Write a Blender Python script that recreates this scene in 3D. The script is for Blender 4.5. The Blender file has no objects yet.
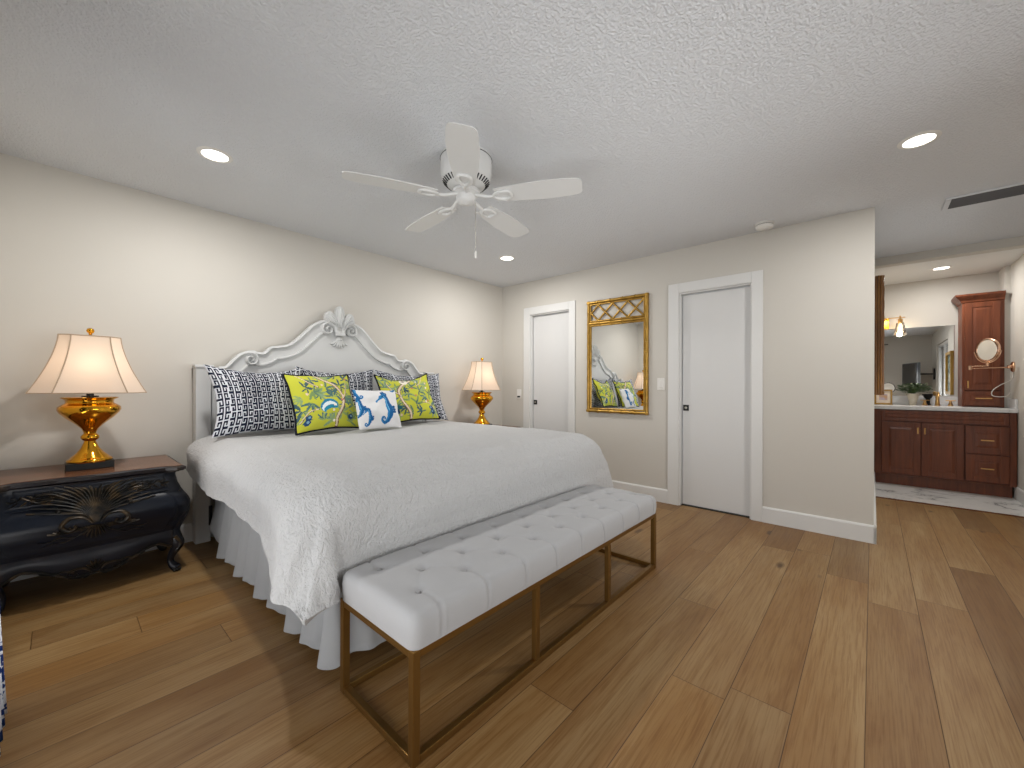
import bpy, bmesh, math, random
import numpy as np
from mathutils import Vector, Matrix, noise
random.seed(7)
PI = math.pi
SC = bpy.context.scene
COL = SC.collection

# ------------------------------------------------------------------ camera
YAW = math.radians(41.725); ROLL = .0036
cY, sY = math.cos(YAW), math.sin(YAW)
cam_d = bpy.data.cameras.new('camera'); cam = bpy.data.objects.new('camera', cam_d); COL.objects.link(cam)
cam_d.sensor_width = 36; cam_d.lens = 404.2/1024*36; cam_d.shift_y = 2/1024; cam_d.clip_start = .03
_r = Vector((sY, -cY, 0)); _u = Vector((0, 0, 1)); _f = Vector((cY, sY, 0))
Rc = _r*math.cos(ROLL) + _u*math.sin(ROLL); Uc = _u*math.cos(ROLL) - _r*math.sin(ROLL)
cam.matrix_world = Matrix(((Rc.x, Uc.x, -_f.x, 0), (Rc.y, Uc.y, -_f.y, 0), (Rc.z, Uc.z, -_f.z, 1.131), (0, 0, 0, 1)))
SC.camera = cam

# ------------------------------------------------------------------ world, daylight, exposure
W = bpy.data.worlds.new('world'); SC.world = W; W.use_nodes = True
W.node_tree.nodes['Background'].inputs[0].default_value = (.86, .92, 1, 1)
W.node_tree.nodes['Background'].inputs[1].default_value = 1.0
SC.view_settings.view_transform = 'Standard'; SC.view_settings.look = 'None'
SC.view_settings.exposure = -0.22; SC.view_settings.gamma = 1.0; SC.view_settings.use_curve_mapping = False
def area_light(name, loc, rot, sx, sy, power, color=(1, 1, 1), shape='RECTANGLE', parent=None, spread=None):
    l = bpy.data.lights.new(name, 'AREA'); l.shape = shape; l.size = sx
    if shape in ('RECTANGLE', 'ELLIPSE'): l.size_y = sy
    l.energy = power; l.color = color
    if spread: l.spread = spread
    o = bpy.data.objects.new(name, l); COL.objects.link(o); o.location = loc; o.rotation_euler = rot
    if parent: o.parent = parent
    return o
P_WINDOW, P_SPOT, P_LAMP, P_BATH = 62, 20, 1.0, 11
# daylight through the left glass door, plus two added fill lamps outside unseen windows
area_light('daylight_left', (-.62, 1.37, .85), (0, -PI/2-.5, 0), 1.6, 3.0, P_WINDOW*.95, (1, .99, .975))
area_light('hall_fill_light', (4.6, -1.5, .95), (-PI/2-.6, 0, PI), 1.1, 1.5, P_WINDOW*.32, (1, .99, .975))  # added lamp, brightens the hall ceiling and floor
area_light('right_fill_light', (1.56, -1.5, .95), (-PI/2-.6, 0, PI), 1.8, 1.3, P_WINDOW*1.2, (1, .99, .975))  # added lamp behind the camera, lifts the headboard wall and ceiling

# ------------------------------------------------------------------ materials
def lin(h):
    if isinstance(h, str):
        h = h.lstrip('#'); h = [int(h[i:i+2], 16)/255 for i in (0, 2, 4)]
    return tuple((c/12.92 if c <= .04045 else ((c+.055)/1.055)**2.4) for c in h[:3]) + (1,)
class NT:
    def __init__(s, name):
        s.m = bpy.data.materials.new(name); s.m.use_nodes = True; s.t = s.m.node_tree
        s.b = s.t.nodes['Principled BSDF']; s.out = s.t.nodes['Material Output']
    def n(s, typ, **k):
        x = s.t.nodes.new(typ)
        for a, v in k.items(): setattr(x, a, v)
        return x
    def put(s, sock, v):
        if hasattr(v, 'is_output'): s.t.links.new(v, sock)
        elif v is not None: sock.default_value = v
    def math(s, op, a, b=None, c=None):
        x = s.n('ShaderNodeMath', operation=op)
        for i, v in enumerate((a, b, c)):
            if v is not None: s.put(x.inputs[i], v)
        return x.outputs[0]
    def mix(s, f, a, b, blend='MIX'):
        x = s.n('ShaderNodeMix', data_type='RGBA', blend_type=blend)
        s.put(x.inputs[0], f); s.put(x.inputs[6], a); s.put(x.inputs[7], b); return x.outputs[2]
    def noise(s, vec, scale, detail=3, rough=.5, dist=0):
        x = s.n('ShaderNodeTexNoise'); s.put(x.inputs['Vector'], vec)
        x.inputs['Scale'].default_value = scale; x.inputs['Detail'].default_value = detail
        x.inputs['Roughness'].default_value = rough; x.inputs['Distortion'].default_value = dist
        return x.outputs['Fac']
    def ramp(s, f, stops):
        x = s.n('ShaderNodeValToRGB'); e = x.color_ramp.elements
        while len(e) < len(stops): e.new(.5)
        for i, (p, c) in enumerate(stops): e[i].position = p; e[i].color = c
        s.put(x.inputs[0], f); return x.outputs[0]
    def mapping(s, vec, scale=(1, 1, 1), rot=(0, 0, 0)):
        x = s.n('ShaderNodeMapping'); s.put(x.inputs['Vector'], vec)
        x.inputs['Scale'].default_value = scale; x.inputs['Rotation'].default_value = rot; return x.outputs[0]
    def obj(s): return s.n('ShaderNodeTexCoord').outputs['Object']
    def bump(s, h, strength=.2, dist=.01):
        x = s.n('ShaderNodeBump'); x.inputs['Strength'].default_value = strength
        x.inputs['Distance'].default_value = dist; s.put(x.inputs['Height'], h)
        s.t.links.new(x.outputs[0], s.b.inputs['Normal'])
    def set(s, color=None, rough=None, metal=None, spec=None, **k):
        for nm, v in (('Base Color', color), ('Roughness', rough), ('Metallic', metal), ('Specular IOR Level', spec)):
            if v is not None: s.put(s.b.inputs[nm], v)
        for a, v in k.items(): s.put(s.b.inputs[a.replace('_', ' ')], v)
        return s
def simple(name, hexcol, rough=.5, metal=0, spec=.5, nscale=0, nstr=.1, vary=0, ndist=.004):
    t = NT(name); c = lin(hexcol)
    if vary:
        d = tuple(x*(1-vary) for x in c[:3]) + (1,)
        c = t.mix(t.noise(t.obj(), 9, 4), d, c)
    t.set(c, rough, metal, spec)
    if nscale: t.bump(t.noise(t.obj(), nscale, 4, .6), nstr, ndist)
    return t.m
M = {}
M['wall'] = simple('wall_paint', '#CDC9C1', .75, spec=.25, nscale=180, nstr=.06, ndist=.002)
M['trim'] = simple('white_trim_paint', '#DDDDDB', .4, spec=.4)
M['door'] = simple('white_door_paint', '#D8D8D7', .45, spec=.4, nscale=12, nstr=.01)
M['white'] = simple('white_enamel', '#DADAD8', .4, spec=.4)
M['blade'] = simple('white_fan_blade', '#DADAD8', .45, spec=.35)
M['plastic'] = simple('white_plastic', '#E4E2DD', .35)
M['headboard'] = simple('pale_grey_painted_wood', '#D2D3D2', .45, spec=.4, vary=.03)
M['black'] = simple('black_metal', '#141414', .4, .3)
M['slot'] = simple('dark_slot', '#2a2a2a', .7)
M['chain'] = simple('pale_chain_metal', '#a8a49a', .35, .7)
def mat_ceiling():
    t = NT('ceiling_knockdown'); v = t.obj()
    n1 = t.noise(v, 90, 2, .5); n2 = t.noise(v, 190, 2, .5)
    h = t.math('ADD', t.ramp(n1, [(.42, (0, 0, 0, 1)), (.6, (1, 1, 1, 1))]), t.math('MULTIPLY', n2, .5))
    t.set(lin('#DBDDE0'), .85, spec=.2); t.bump(h, .6, .005); return t.m
M['ceiling'] = mat_ceiling()
def mat_floor():
    t = NT('oak_plank_floor'); g = t.n('ShaderNodeTexCoord').outputs['Object']
    sp = t.n('ShaderNodeSeparateXYZ'); t.put(sp.inputs[0], g); x, y = sp.outputs[0], sp.outputs[1]
    w, L = .19, 1.75
    ys = t.math('DIVIDE', t.math('ADD', y, 5.115), w); row = t.math('FLOOR', ys); fy = t.math('FRACT', ys)
    wn = t.n('ShaderNodeTexWhiteNoise', noise_dimensions='1D'); t.put(wn.inputs['W'], row)
    xs = t.math('ADD', t.math('DIVIDE', t.math('ADD', x, 9.3), L), t.math('MULTIPLY', wn.outputs['Value'], 3.7))
    col = t.math('FLOOR', xs); fx = t.math('FRACT', xs)
    cb = t.n('ShaderNodeCombineXYZ'); t.put(cb.inputs[0], row); t.put(cb.inputs[1], col)
    wi = t.n('ShaderNodeTexWhiteNoise', noise_dimensions='2D'); t.put(wi.inputs['Vector'], cb.outputs[0])
    pid = wi.outputs['Value']
    def coords(sx, sy, k):
        c = t.n('ShaderNodeCombineXYZ')
        t.put(c.inputs[0], t.math('MULTIPLY', x, sx)); t.put(c.inputs[1], t.math('MULTIPLY', y, sy))
        t.put(c.inputs[2], t.math('MULTIPLY', pid, k)); return c.outputs[0]
    base = t.ramp(pid, [(0, lin('#8A714F')), (.3, lin('#957A54')), (.7, lin('#9E835B')), (1, lin('#A48A62'))])
    g1 = t.noise(coords(.9, 9, 40), 1.0, 5, .6, 1.6)
    base = t.mix(t.ramp(g1, [(.3, (0, 0, 0, 1)), (.72, (1, 1, 1, 1))]), t.mix(1, base, lin('#E2D2BC'), 'MULTIPLY'), base)
    g2 = t.noise(coords(5, 150, 20), 1.0, 4, .6, .3)
    base = t.mix(t.ramp(g2, [(.35, (1, 1, 1, 1)), (.55, (0, 0, 0, 1))]), base, t.mix(1, base, lin('#E2D5C0'), 'MULTIPLY'))
    g3 = t.noise(coords(.9, 3.2, 70), 1.0, 2, .5, .4)          # broad honey and brown clouds within a plank
    base = t.mix(t.ramp(g3, [(.35, (0, 0, 0, 1)), (.75, (1, 1, 1, 1))]), base, t.mix(1, base, lin('#E0C9A4'), 'MULTIPLY'))
    vo = t.n('ShaderNodeTexVoronoi'); t.put(vo.inputs['Vector'], coords(1.5, 4.2, 90)); vo.inputs['Scale'].default_value = 1
    vo.inputs['Randomness'].default_value = 1
    dk = t.math('ADD', vo.outputs['Distance'], t.math('MULTIPLY', t.math('SUBTRACT', t.noise(coords(9, 30, 90), 1, 3), .5), .10))
    knot = t.ramp(dk, [(.045, (1, 1, 1, 1)), (.105, (0, 0, 0, 1))])
    base = t.mix(t.math('MULTIPLY', knot, .8), base, lin('#40291a'))
    ex = t.math('MULTIPLY', t.math('MINIMUM', fx, t.math('SUBTRACT', 1, fx)), L)
    ey = t.math('MULTIPLY', t.math('MINIMUM', fy, t.math('SUBTRACT', 1, fy)), w)
    ed = t.math('MINIMUM', ex, ey)
    gr = t.ramp(t.math('MULTIPLY', ed, 100), [(.05, (0, 0, 0, 1)), (.22, (1, 1, 1, 1))])
    base = t.mix(gr, t.mix(1, base, lin('#94806a'), 'MULTIPLY'), base)
    t.set(base, t.math('ADD', t.math('MULTIPLY', g2, .12), .36), spec=.35)
    t.bump(t.math('ADD', t.math('MULTIPLY', gr, .6), t.math('MULTIPLY', g2, .12)), .22, .004); return t.m
M['floor'] = mat_floor()
def mat_marble(name, base='#E4E4E2', vein='#6f7174', amount=1.0, sc=1.6):
    t = NT(name); v = t.mapping(t.obj(), (1, 1, 1), (0, 0, .5))
    n = t.noise(v, sc, 6, .6, .8)
    r = t.ramp(t.math('ABSOLUTE', t.math('SUBTRACT', n, .5)), [(0, (1, 1, 1, 1)), (.018, (.25, .25, .25, 1)), (.06, (0, 0, 0, 1))])
    n2 = t.noise(v, sc*2.2, 3, .5)
    f = t.math('MULTIPLY', t.math('MULTIPLY', r, t.ramp(n2, [(.42, (0, 0, 0, 1)), (.6, (1, 1, 1, 1))])), amount)
    t.set(t.mix(f, lin(base), lin(vein)), .25); return t.m
M['marble'] = mat_marble('white_marble_tile', amount=1.0, sc=1.7)
M['counter'] = mat_marble('white_stone_counter', '#E6E7E8', '#b4b6ba', .6, 4)
def mat_wood(name, c1, c2, rough=.35, axis=2, sc=1.0, coat=0):
    t = NT(name); s = [26, 26, 26]; s[axis] = 2.2
    n = t.noise(t.mapping(t.obj(), tuple(k*sc for k in s)), 1, 5, .6, .6)
    t.set(t.mix(t.ramp(n, [(.3, (0, 0, 0, 1)), (.7, (1, 1, 1, 1))]), lin(c1), lin(c2)), rough)
    if coat: t.set(Coat_Weight=coat, Coat_Roughness=.12)
    t.bump(n, .05, .002); return t.m
M['cherry'] = mat_wood('cherry_wood_dark', '#572a16', '#7a3f22', .34)
M['cherry_light'] = mat_wood('cherry_wood_red', '#5c2c16', '#7a4022', .48)
M['walnut'] = mat_wood('brown_table_top', '#5f3b25', '#7d5235', .22, 0, .8)
M['carved_frame'] = mat_wood('carved_brown_gold_wood', '#5a3512', '#8d5f22', .35)
M['gold_frame'] = mat_wood('antique_gold_paint', '#8f6a1e', '#b8913a', .35, 2, .6)
def mat_worn_black():
    t = NT('navy_black_lacquer'); geo = t.n('ShaderNodeNewGeometry')
    e = t.ramp(geo.outputs['Pointiness'], [(.52, (0, 0, 0, 1)), (.62, (1, 1, 1, 1))])
    e = t.math('MULTIPLY', e, t.noise(t.obj(), 30, 4))
    t.set(t.mix(t.math('MULTIPLY', e, .6), t.mix(t.noise(t.obj(), 5, 3), lin('#080a10'), lin('#111a29')), lin('#5d4a33')), .34, 0, .35)
    return t.m
M['lacquer'] = mat_worn_black()
def mat_carving():
    t = NT('bronzed_black_carving'); n = t.noise(t.obj(), 22, 4)
    t.set(t.mix(t.ramp(n, [(.45, (0, 0, 0, 1)), (.75, (1, 1, 1, 1))]), lin('#100e0b'), lin('#54432c')), .42, .2); return t.m
M['carving'] = mat_carving()
def metal(name, col, rough, spec=.5): return simple(name, col, rough, 1.0, spec)
M['gold'] = metal('polished_gold_brass', '#E2A32E', .10)
M['brass'] = metal('brushed_brass', '#DDB274', .3)
M['copper'] = metal('rose_gold_metal', '#E0B79A', .25)
M['bench_brass'] = simple('antique_brass_tube', '#8A6836', .38, .85, vary=.2)
M['mirror'] = metal('mirror_silver', '#F0F1F0', .01)
def mat_bamboo():
    t = NT('gilded_bamboo'); n = t.noise(t.obj(), 14, 3)
    t.set(t.mix(n, lin('#80601f'), lin('#CFA552')), .34, .7); return t.m
M['bamboo'] = mat_bamboo()
def mat_fabric(name, col, scale=240, strength=.25, vary=0, rough=.95, d=.002):
    t = NT(name); c = lin(col); v = t.obj()
    w = t.math('MAXIMUM', t.noise(t.mapping(v, (1, .18, .18)), scale, 2), t.noise(t.mapping(v, (.18, 1, 1)), scale, 2))
    if vary: c = t.mix(t.noise(v, 30, 3), tuple(x*(1-vary) for x in c[:3])+(1,), c)
    t.set(c, rough, spec=.15, Sheen_Weight=.15); t.bump(w, strength, d); return t.m
M['bench_fabric'] = mat_fabric('grey_linen', '#A8A8A9', 300, .3, .03)
def mat_duvet():
    t = NT('crinkled_white_cotton'); v = t.obj()
    n = t.noise(t.mapping(v, (55, 26, 30), (0, 0, .25)), 1, 3, .55, 1.0)
    n2 = t.noise(t.mapping(v, (110, 70, 80)), 1, 2, .5, .6)
    t.set(lin('#BDBDBD'), .95, spec=.1, Sheen_Weight=.2)
    t.bump(t.math('ADD', n, t.math('MULTIPLY', n2, .5)), .9, .012); return t.m
M['duvet'] = mat_duvet()
M['skirt'] = mat_fabric('white_cotton_skirt', '#D2D4D6', 160, .12)
M['mattress'] = mat_fabric('white_ticking', '#C6C6C4', 120, .2)
M['navy'] = mat_fabric('navy_piping', '#10141f', 300, .2)
M['shade_trim'] = mat_fabric('beige_braid', '#B7A18A', 300, .2)
def mat_print(name):
    t = NT(name); a = t.n('ShaderNodeAttribute', attribute_name='print')
    t.set(a.outputs['Color'], .9, spec=.15, Sheen_Weight=.1)
    t.bump(t.noise(t.obj(), 260, 2), .15, .002); return t.m
M['print'] = mat_print('printed_cotton')
def mat_shade():
    t = NT('silk_lamp_shade'); t.t.nodes.remove(t.b)
    c = lin('#F0E4D6')
    d = t.n('ShaderNodeBsdfDiffuse'); d.inputs[0].default_value = c
    tr = t.n('ShaderNodeBsdfTranslucent'); tr.inputs[0].default_value = lin('#FAE8D6')
    mx = t.n('ShaderNodeMixShader'); mx.inputs[0].default_value = .45
    t.t.links.new(d.outputs[0], mx.inputs[1]); t.t.links.new(tr.outputs[0], mx.inputs[2])
    t.t.links.new(mx.outputs[0], t.out.inputs[0]); return t.m
M['shade'] = mat_shade()
def mat_emit(name, col, s):
    t = NT(name); t.set(lin(col), .5, Emission_Color=lin(col), Emission_Strength=s); return t.m
M['lit'] = mat_emit('lit_diffuser', '#FFFBF2', 6)
M['bulb'] = mat_emit('warm_bulb', '#FFE0B0', 2.5)
def mat_glass(name, tint='#FFFFFF', gl=.12, rough=.02):
    t = NT(name); t.t.nodes.remove(t.b)
    tp = t.n('ShaderNodeBsdfTransparent'); tp.inputs[0].default_value = lin(tint)
    g = t.n('ShaderNodeBsdfGlossy'); g.inputs['Roughness'].default_value = rough
    fr = t.n('ShaderNodeFresnel'); fr.inputs[0].default_value = 1.45
    mx = t.n('ShaderNodeMixShader'); t.put(mx.inputs[0], t.math('ADD', fr.outputs[0], gl*.3))
    t.t.links.new(tp.outputs[0], mx.inputs[1]); t.t.links.new(g.outputs[0], mx.inputs[2])
    t.t.links.new(mx.outputs[0], t.out.inputs[0]); return t.m
M['glass'] = mat_glass('clear_window_glass')
M['shade_glass'] = mat_glass('clear_shade_glass', '#F1ECE2', .5, .08)
M['leaf'] = simple('green_leaf', '#3F5B2A', .5, vary=.45)
M['pot'] = simple('cream_ceramic', '#D8D0BE', .35)
M['screen'] = simple('dark_screen', '#0c1016', .08)
M['mat_board'] = simple('cream_mat_board', '#EBDCCB', .8)

# ------------------------------------------------------------------ mesh helpers
def new(): return bmesh.new()
def box(bm, x0, x1, y0, y1, z0, z1, bev=0, seg=2):
    vs = [bm.verts.new((x, y, z)) for x in (x0, x1) for y in (y0, y1) for z in (z0, z1)]
    fs = [bm.faces.new([vs[i] for i in f]) for f in ((0, 1, 3, 2), (4, 6, 7, 5), (0, 4, 5, 1), (2, 3, 7, 6), (0, 2, 6, 4), (1, 5, 7, 3))]
    if bev:
        es = list({e for f in fs for e in f.edges})
        bmesh.ops.bevel(bm, geom=es, offset=bev, segments=seg, affect='EDGES', profile=.6)
def frame_dirs(t):
    t = t.normalized(); up = Vector((0, 0, 1)) if abs(t.z) < .9 else Vector((1, 0, 0))
    a = t.cross(up).normalized(); return a, a.cross(t).normalized()
def tube(bm, pts, r, seg=8, cap=True, closed=False):
    pts = [Vector(p) for p in pts]; n = len(pts); rings = []
    rs = r if hasattr(r, '__len__') else [r]*n
    pa = None
    for i, p in enumerate(pts):
        if closed: t = pts[(i+1) % n] - pts[i-1]
        else: t = pts[min(i+1, n-1)] - pts[max(i-1, 0)]
        t = t.normalized()
        if pa is None: a, b = frame_dirs(t)
        else:
            a = (pa - t*pa.dot(t)); a = a.normalized() if a.length > 1e-6 else frame_dirs(t)[0]
            b = a.cross(t).normalized()
        pa = a
        rings.append([bm.verts.new(p + (a*math.cos(2*PI*k/seg) + b*math.sin(2*PI*k/seg))*rs[i]) for k in range(seg)])
    for i in range(n if closed else n-1):
        A, B = rings[i], rings[(i+1) % n]
        for k in range(seg): bm.faces.new((A[k], A[(k+1) % seg], B[(k+1) % seg], B[k]))
    if cap and not closed:
        bm.faces.new(rings[0][::-1]); bm.faces.new(rings[-1])
def lathe(bm, prof, loc=(0, 0, 0), seg=32, sx=1, sy=1, cap=True, axis='z'):
    L = Vector(loc); rings = []
    def mk(r, h, a):
        v = Vector((r*sx*math.cos(a), r*sy*math.sin(a), h))
        if axis == 'x': v = Vector((v.z, v.x, v.y))
        if axis == 'y': v = Vector((v.y, v.z, v.x))
        return bm.verts.new(L+v)
    for r, h in prof: rings.append([mk(max(r, 1e-4), h, 2*PI*k/seg) for k in range(seg)])
    for A, B in zip(rings, rings[1:]):
        for k in range(seg): bm.faces.new((A[k], A[(k+1) % seg], B[(k+1) % seg], B[k]))
    if cap: bm.faces.new(rings[0][::-1]); bm.faces.new(rings[-1])
def prism(bm, pts, f, d0, d1):
    """closed 2D outline pts, f(u, v, d) -> xyz, extruded from d0 to d1"""
    A = [bm.verts.new(f(u, v, d0)) for u, v in pts]; B = [bm.verts.new(f(u, v, d1)) for u, v in pts]
    n = len(pts)
    bm.faces.new(A[::-1]); bm.faces.new(B)
    for i in range(n): bm.faces.new((A[i], A[(i+1) % n], B[(i+1) % n], B[i]))
def grid(bm, nu, nv, f, closed_u=False):
    V = [[bm.verts.new(f(i/(nu if closed_u else nu-1), j/(nv-1))) for j in range(nv)] for i in range(nu)]
    for i in range(nu if closed_u else nu-1):
        for j in range(nv-1):
            bm.faces.new((V[i][j], V[(i+1) % nu][j], V[(i+1) % nu][j+1], V[i][j+1]))
    return V
def ridge(bm, pts, wid, h, surf, sink=.004):
    """a raised carved strip: pts (x, z) on a front surface y = surf(x, z), width and height along it"""
    n = len(pts); ws = wid if hasattr(wid, '__len__') else [wid]*n; hs = h if hasattr(h, '__len__') else [h]*n
    R = []
    for i in range(n):
        a, b = pts[max(i-1, 0)], pts[min(i+1, n-1)]
        tx, tz = b[0]-a[0], b[1]-a[1]; l = math.hypot(tx, tz) or 1; nx, nz = -tz/l, tx/l
        row = []
        for k, q in ((-1, 0), (-.55, .8), (0, 1), (.55, .8), (1, 0)):
            x, z = pts[i][0]+nx*ws[i]*k/2, pts[i][1]+nz*ws[i]*k/2
            row.append(bm.verts.new((x, surf(x, z) + sink - (hs[i]+sink)*q, z)))
        R.append(row)
    for A, B in zip(R, R[1:]):
        for k in range(4): bm.faces.new((A[k], A[k+1], B[k+1], B[k]))
    bm.faces.new(R[0]); bm.faces.new(R[-1][::-1])
def spiral(cx, cz, r0, turns, a0, sgn=1, n=36, r1=.12):
    return [(cx + (r0*(1-(1-r1)*i/(n-1)))*math.cos(a0+sgn*2*PI*turns*i/(n-1)), cz + (r0*(1-(1-r1)*i/(n-1)))*math.sin(a0+sgn*2*PI*turns*i/(n-1))) for i in range(n)]
def bez(p0, p1, p2, p3, n=16):
    out = []
    for i in range(n):
        t = i/(n-1); a, b, c, d = (1-t)**3, 3*t*(1-t)**2, 3*t*t*(1-t), t**3
        out.append(tuple(a*w+b*x+c*y+d*z for w, x, y, z in zip(p0, p1, p2, p3)))
    return out
def spline(pts, n=8):
    out = []; P = [pts[0]]+list(pts)+[pts[-1]]
    for i in range(1, len(P)-2):
        for k in range(n):
            t = k/n
            out.append(tuple(.5*((2*b)+(-a+c)*t+(2*a-5*b+4*c-d)*t*t+(-a+3*b-3*c+d)*t**3) for a, b, c, d in zip(P[i-1], P[i], P[i+1], P[i+2])))
    out.append(tuple(pts[-1])); return out

# ------------------------------------------------------------------ object helpers
def wmat(o):
    m = Matrix.Translation(o.location) @ o.rotation_euler.to_matrix().to_4x4() @ Matrix.Diagonal((*o.scale, 1))
    return (wmat(o.parent) @ m) if o.parent else m
def obj(name, bm, m, parent=None, smooth=None, label=None, origin=None):
    """bm in world coordinates; becomes one mesh object, origin at the parent's or at its own base"""
    bmesh.ops.recalc_face_normals(bm, faces=bm.faces)
    me = bpy.data.meshes.new(name); bm.to_mesh(me); bm.free()
    me.materials.append(M[m] if isinstance(m, str) else m)
    o = bpy.data.objects.new(name, me); COL.objects.link(o)
    if parent:
        o.parent = parent; me.transform(wmat(parent).inverted())
    else:
        if origin is None:
            cs = np.array([v.co[:] for v in me.vertices]); lo, hi = cs.min(0), cs.max(0)
            origin = ((lo[0]+hi[0])/2, (lo[1]+hi[1])/2, lo[2])
        me.transform(Matrix.Translation(-Vector(origin))); o.location = origin
    if smooth is not None:
        me.polygons.foreach_set('use_smooth', [True]*len(me.polygons))
        if smooth < 180:
            bm2 = bmesh.new(); bm2.from_mesh(me); lim = math.radians(smooth)
            for e in bm2.edges:
                if len(e.link_faces) == 2 and e.calc_face_angle(0) > lim: e.smooth = False
            bm2.to_mesh(me); bm2.free()
    if label: o['label'] = label
    return o
def tag(o, label, cat, group=None):
    o['label'] = label; o['category'] = cat
    if group: o['group'] = group
    return o
def thing(name, label, cat, loc, rotz=0, group=None):
    o = bpy.data.objects.new(name, None); COL.objects.link(o); o.empty_display_size = .1
    o.location = loc; o.rotation_euler = (0, 0, rotz)
    return tag(o, label, cat, group)
def struct(name, bm, m, smooth=None, parent=None):
    o = obj(name, bm, m, parent, smooth, origin=(0, 0, 0) if not parent else None)
    if not parent: o['kind'] = 'structure'
    return o
def dup(root, loc, label, group=None, rotz=None):
    r = root.copy(); COL.objects.link(r); r.location = loc; r['label'] = label
    if rotz is not None: r.rotation_euler = (0, 0, rotz)
    if group: r['group'] = group
    def rec(a, b):
        for ch in list(a.children):
            c = ch.copy(); COL.objects.link(c); c.parent = b; rec(ch, c)
    rec(root, r); return r

# ------------------------------------------------------------------ room shell
XL, XD, XB = -.26, 3.935, 7.05        # left wall, doors wall, bathroom back wall
YR, YH = -1.1, 3.684                  # right wall, headboard wall
ZC = 2.44
b = new(); box(b, XL-.15, 5.6, YR-.15, YH+.15, -.06, 0); struct('floor', b, 'floor')
b = new(); box(b, 5.6, XB+.15, YR-.15, .12, -.06, 0); struct('floor_bathroom', b, 'marble')
b = new(); box(b, 5.585, 5.625, YR, 0, 0, .006, .002); struct('trim_3', b, 'walnut')
b = new(); box(b, XL-.15, 5.53, YR-.15, YH+.15, ZC, ZC+.08); struct('ceiling', b, 'ceiling')
b = new(); box(b, 5.66, XB+.15, YR-.15, .12, ZC, ZC+.08); struct('ceiling_bathroom', b, 'white')
b = new(); box(b, 5.53, 5.66, YR-.15, .12, 2.365, ZC+.08); struct('wall_header', b, 'wall')
b = new(); box(b, XL-.15, XD+.12, YH, YH+.12, 0, ZC); struct('wall_headboard', b, 'wall')
D1, D2, DH = (2.62, 3.20), (.77, 1.375), 2.02
b = new()
for y0, y1, z0 in ((-.01, D2[0], 0), (D2[0], D2[1], DH), (D2[1], D1[0], 0), (D1[0], D1[1], DH), (D1[1], YH, 0)):
    box(b, XD, XD+.12, y0, y1, z0, ZC)
struct('wall_doors', b, 'wall')
b = new(); box(b, XD+.12, XB+.12, -.01, .12, 0, ZC); struct('wall_hall', b, 'wall')
b = new(); box(b, XB, XB+.12, YR, -.01, 0, ZC); struct('wall_bathroom', b, 'wall')
WR = (.62, 2.5, .6, 2.1)               # unseen window added in the right wall for fill light: x0, x1, z0, z1
W3 = (4.05, 5.15, .3, 2.1)             # unseen window added to light the hall
b = new()
box(b, XL-.12, WR[0], YR-.12, YR, 0, ZC); box(b, WR[1], W3[0], YR-.12, YR, 0, ZC); box(b, W3[1], XB+.12, YR-.12, YR, 0, ZC)
for w_ in (WR, W3): box(b, w_[0], w_[1], YR-.12, YR, 0, w_[2]); box(b, w_[0], w_[1], YR-.12, YR, w_[3], ZC)
struct('wall_right', b, 'wall')
WL = (-.15, 2.9, .1, 2.15)           # glass door in the left wall
b = new()
box(b, XL-.12, XL, YR, WL[0], 0, ZC); box(b, XL-.12, XL, WL[1], YH, 0, ZC)
box(b, XL-.12, XL, WL[0], WL[1], 0, WL[2]); box(b, XL-.12, XL, WL[0], WL[1], WL[3], ZC); struct('wall_left', b, 'wall')
# windows: frame with pane
b = new()
for y0, y1 in ((WL[0], WL[0]+.06), ((WL[0]+WL[1])/2-.04, (WL[0]+WL[1])/2+.04), (WL[1]-.06, WL[1])): box(b, XL-.09, XL-.03, y0, y1, WL[2], WL[3], .004)
for z0, z1 in ((WL[2], WL[2]+.07), (WL[3]-.07, WL[3])): box(b, XL-.088, XL-.032, WL[0], WL[1], z0, z1, .004)
w1 = struct('window_1', b, 'trim'); b = new(); box(b, XL-.064, XL-.058, WL[0]+.05, WL[1]-.05, WL[2]+.06, WL[3]-.06); obj('window_pane', b, 'glass', w1)
for k, w_ in ((2, WR), (3, W3)):  # the right and hall windows, both added to let fill light in
    b = new()
    for x0, x1 in ((w_[0], w_[0]+.06), ((w_[0]+w_[1])/2-.03, (w_[0]+w_[1])/2+.03), (w_[1]-.06, w_[1])): box(b, x0, x1, YR-.09, YR-.03, w_[2], w_[3], .004)
    for z0, z1 in ((w_[2], w_[2]+.06), (w_[3]-.06, w_[3])): box(b, w_[0], w_[1], YR-.088, YR-.032, z0, z1, .004)
    w2 = struct('window_%d' % k, b, 'trim'); b = new(); box(b, w_[0]+.05, w_[1]-.05, YR-.064, YR-.058, w_[2]+.05, w_[3]-.05); obj('window_pane', b, 'glass', w2)
b = new(); box(b, 6.77, XB, YR, -1.058, .92, ZC); struct('wall_return', b, 'wall')
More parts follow.
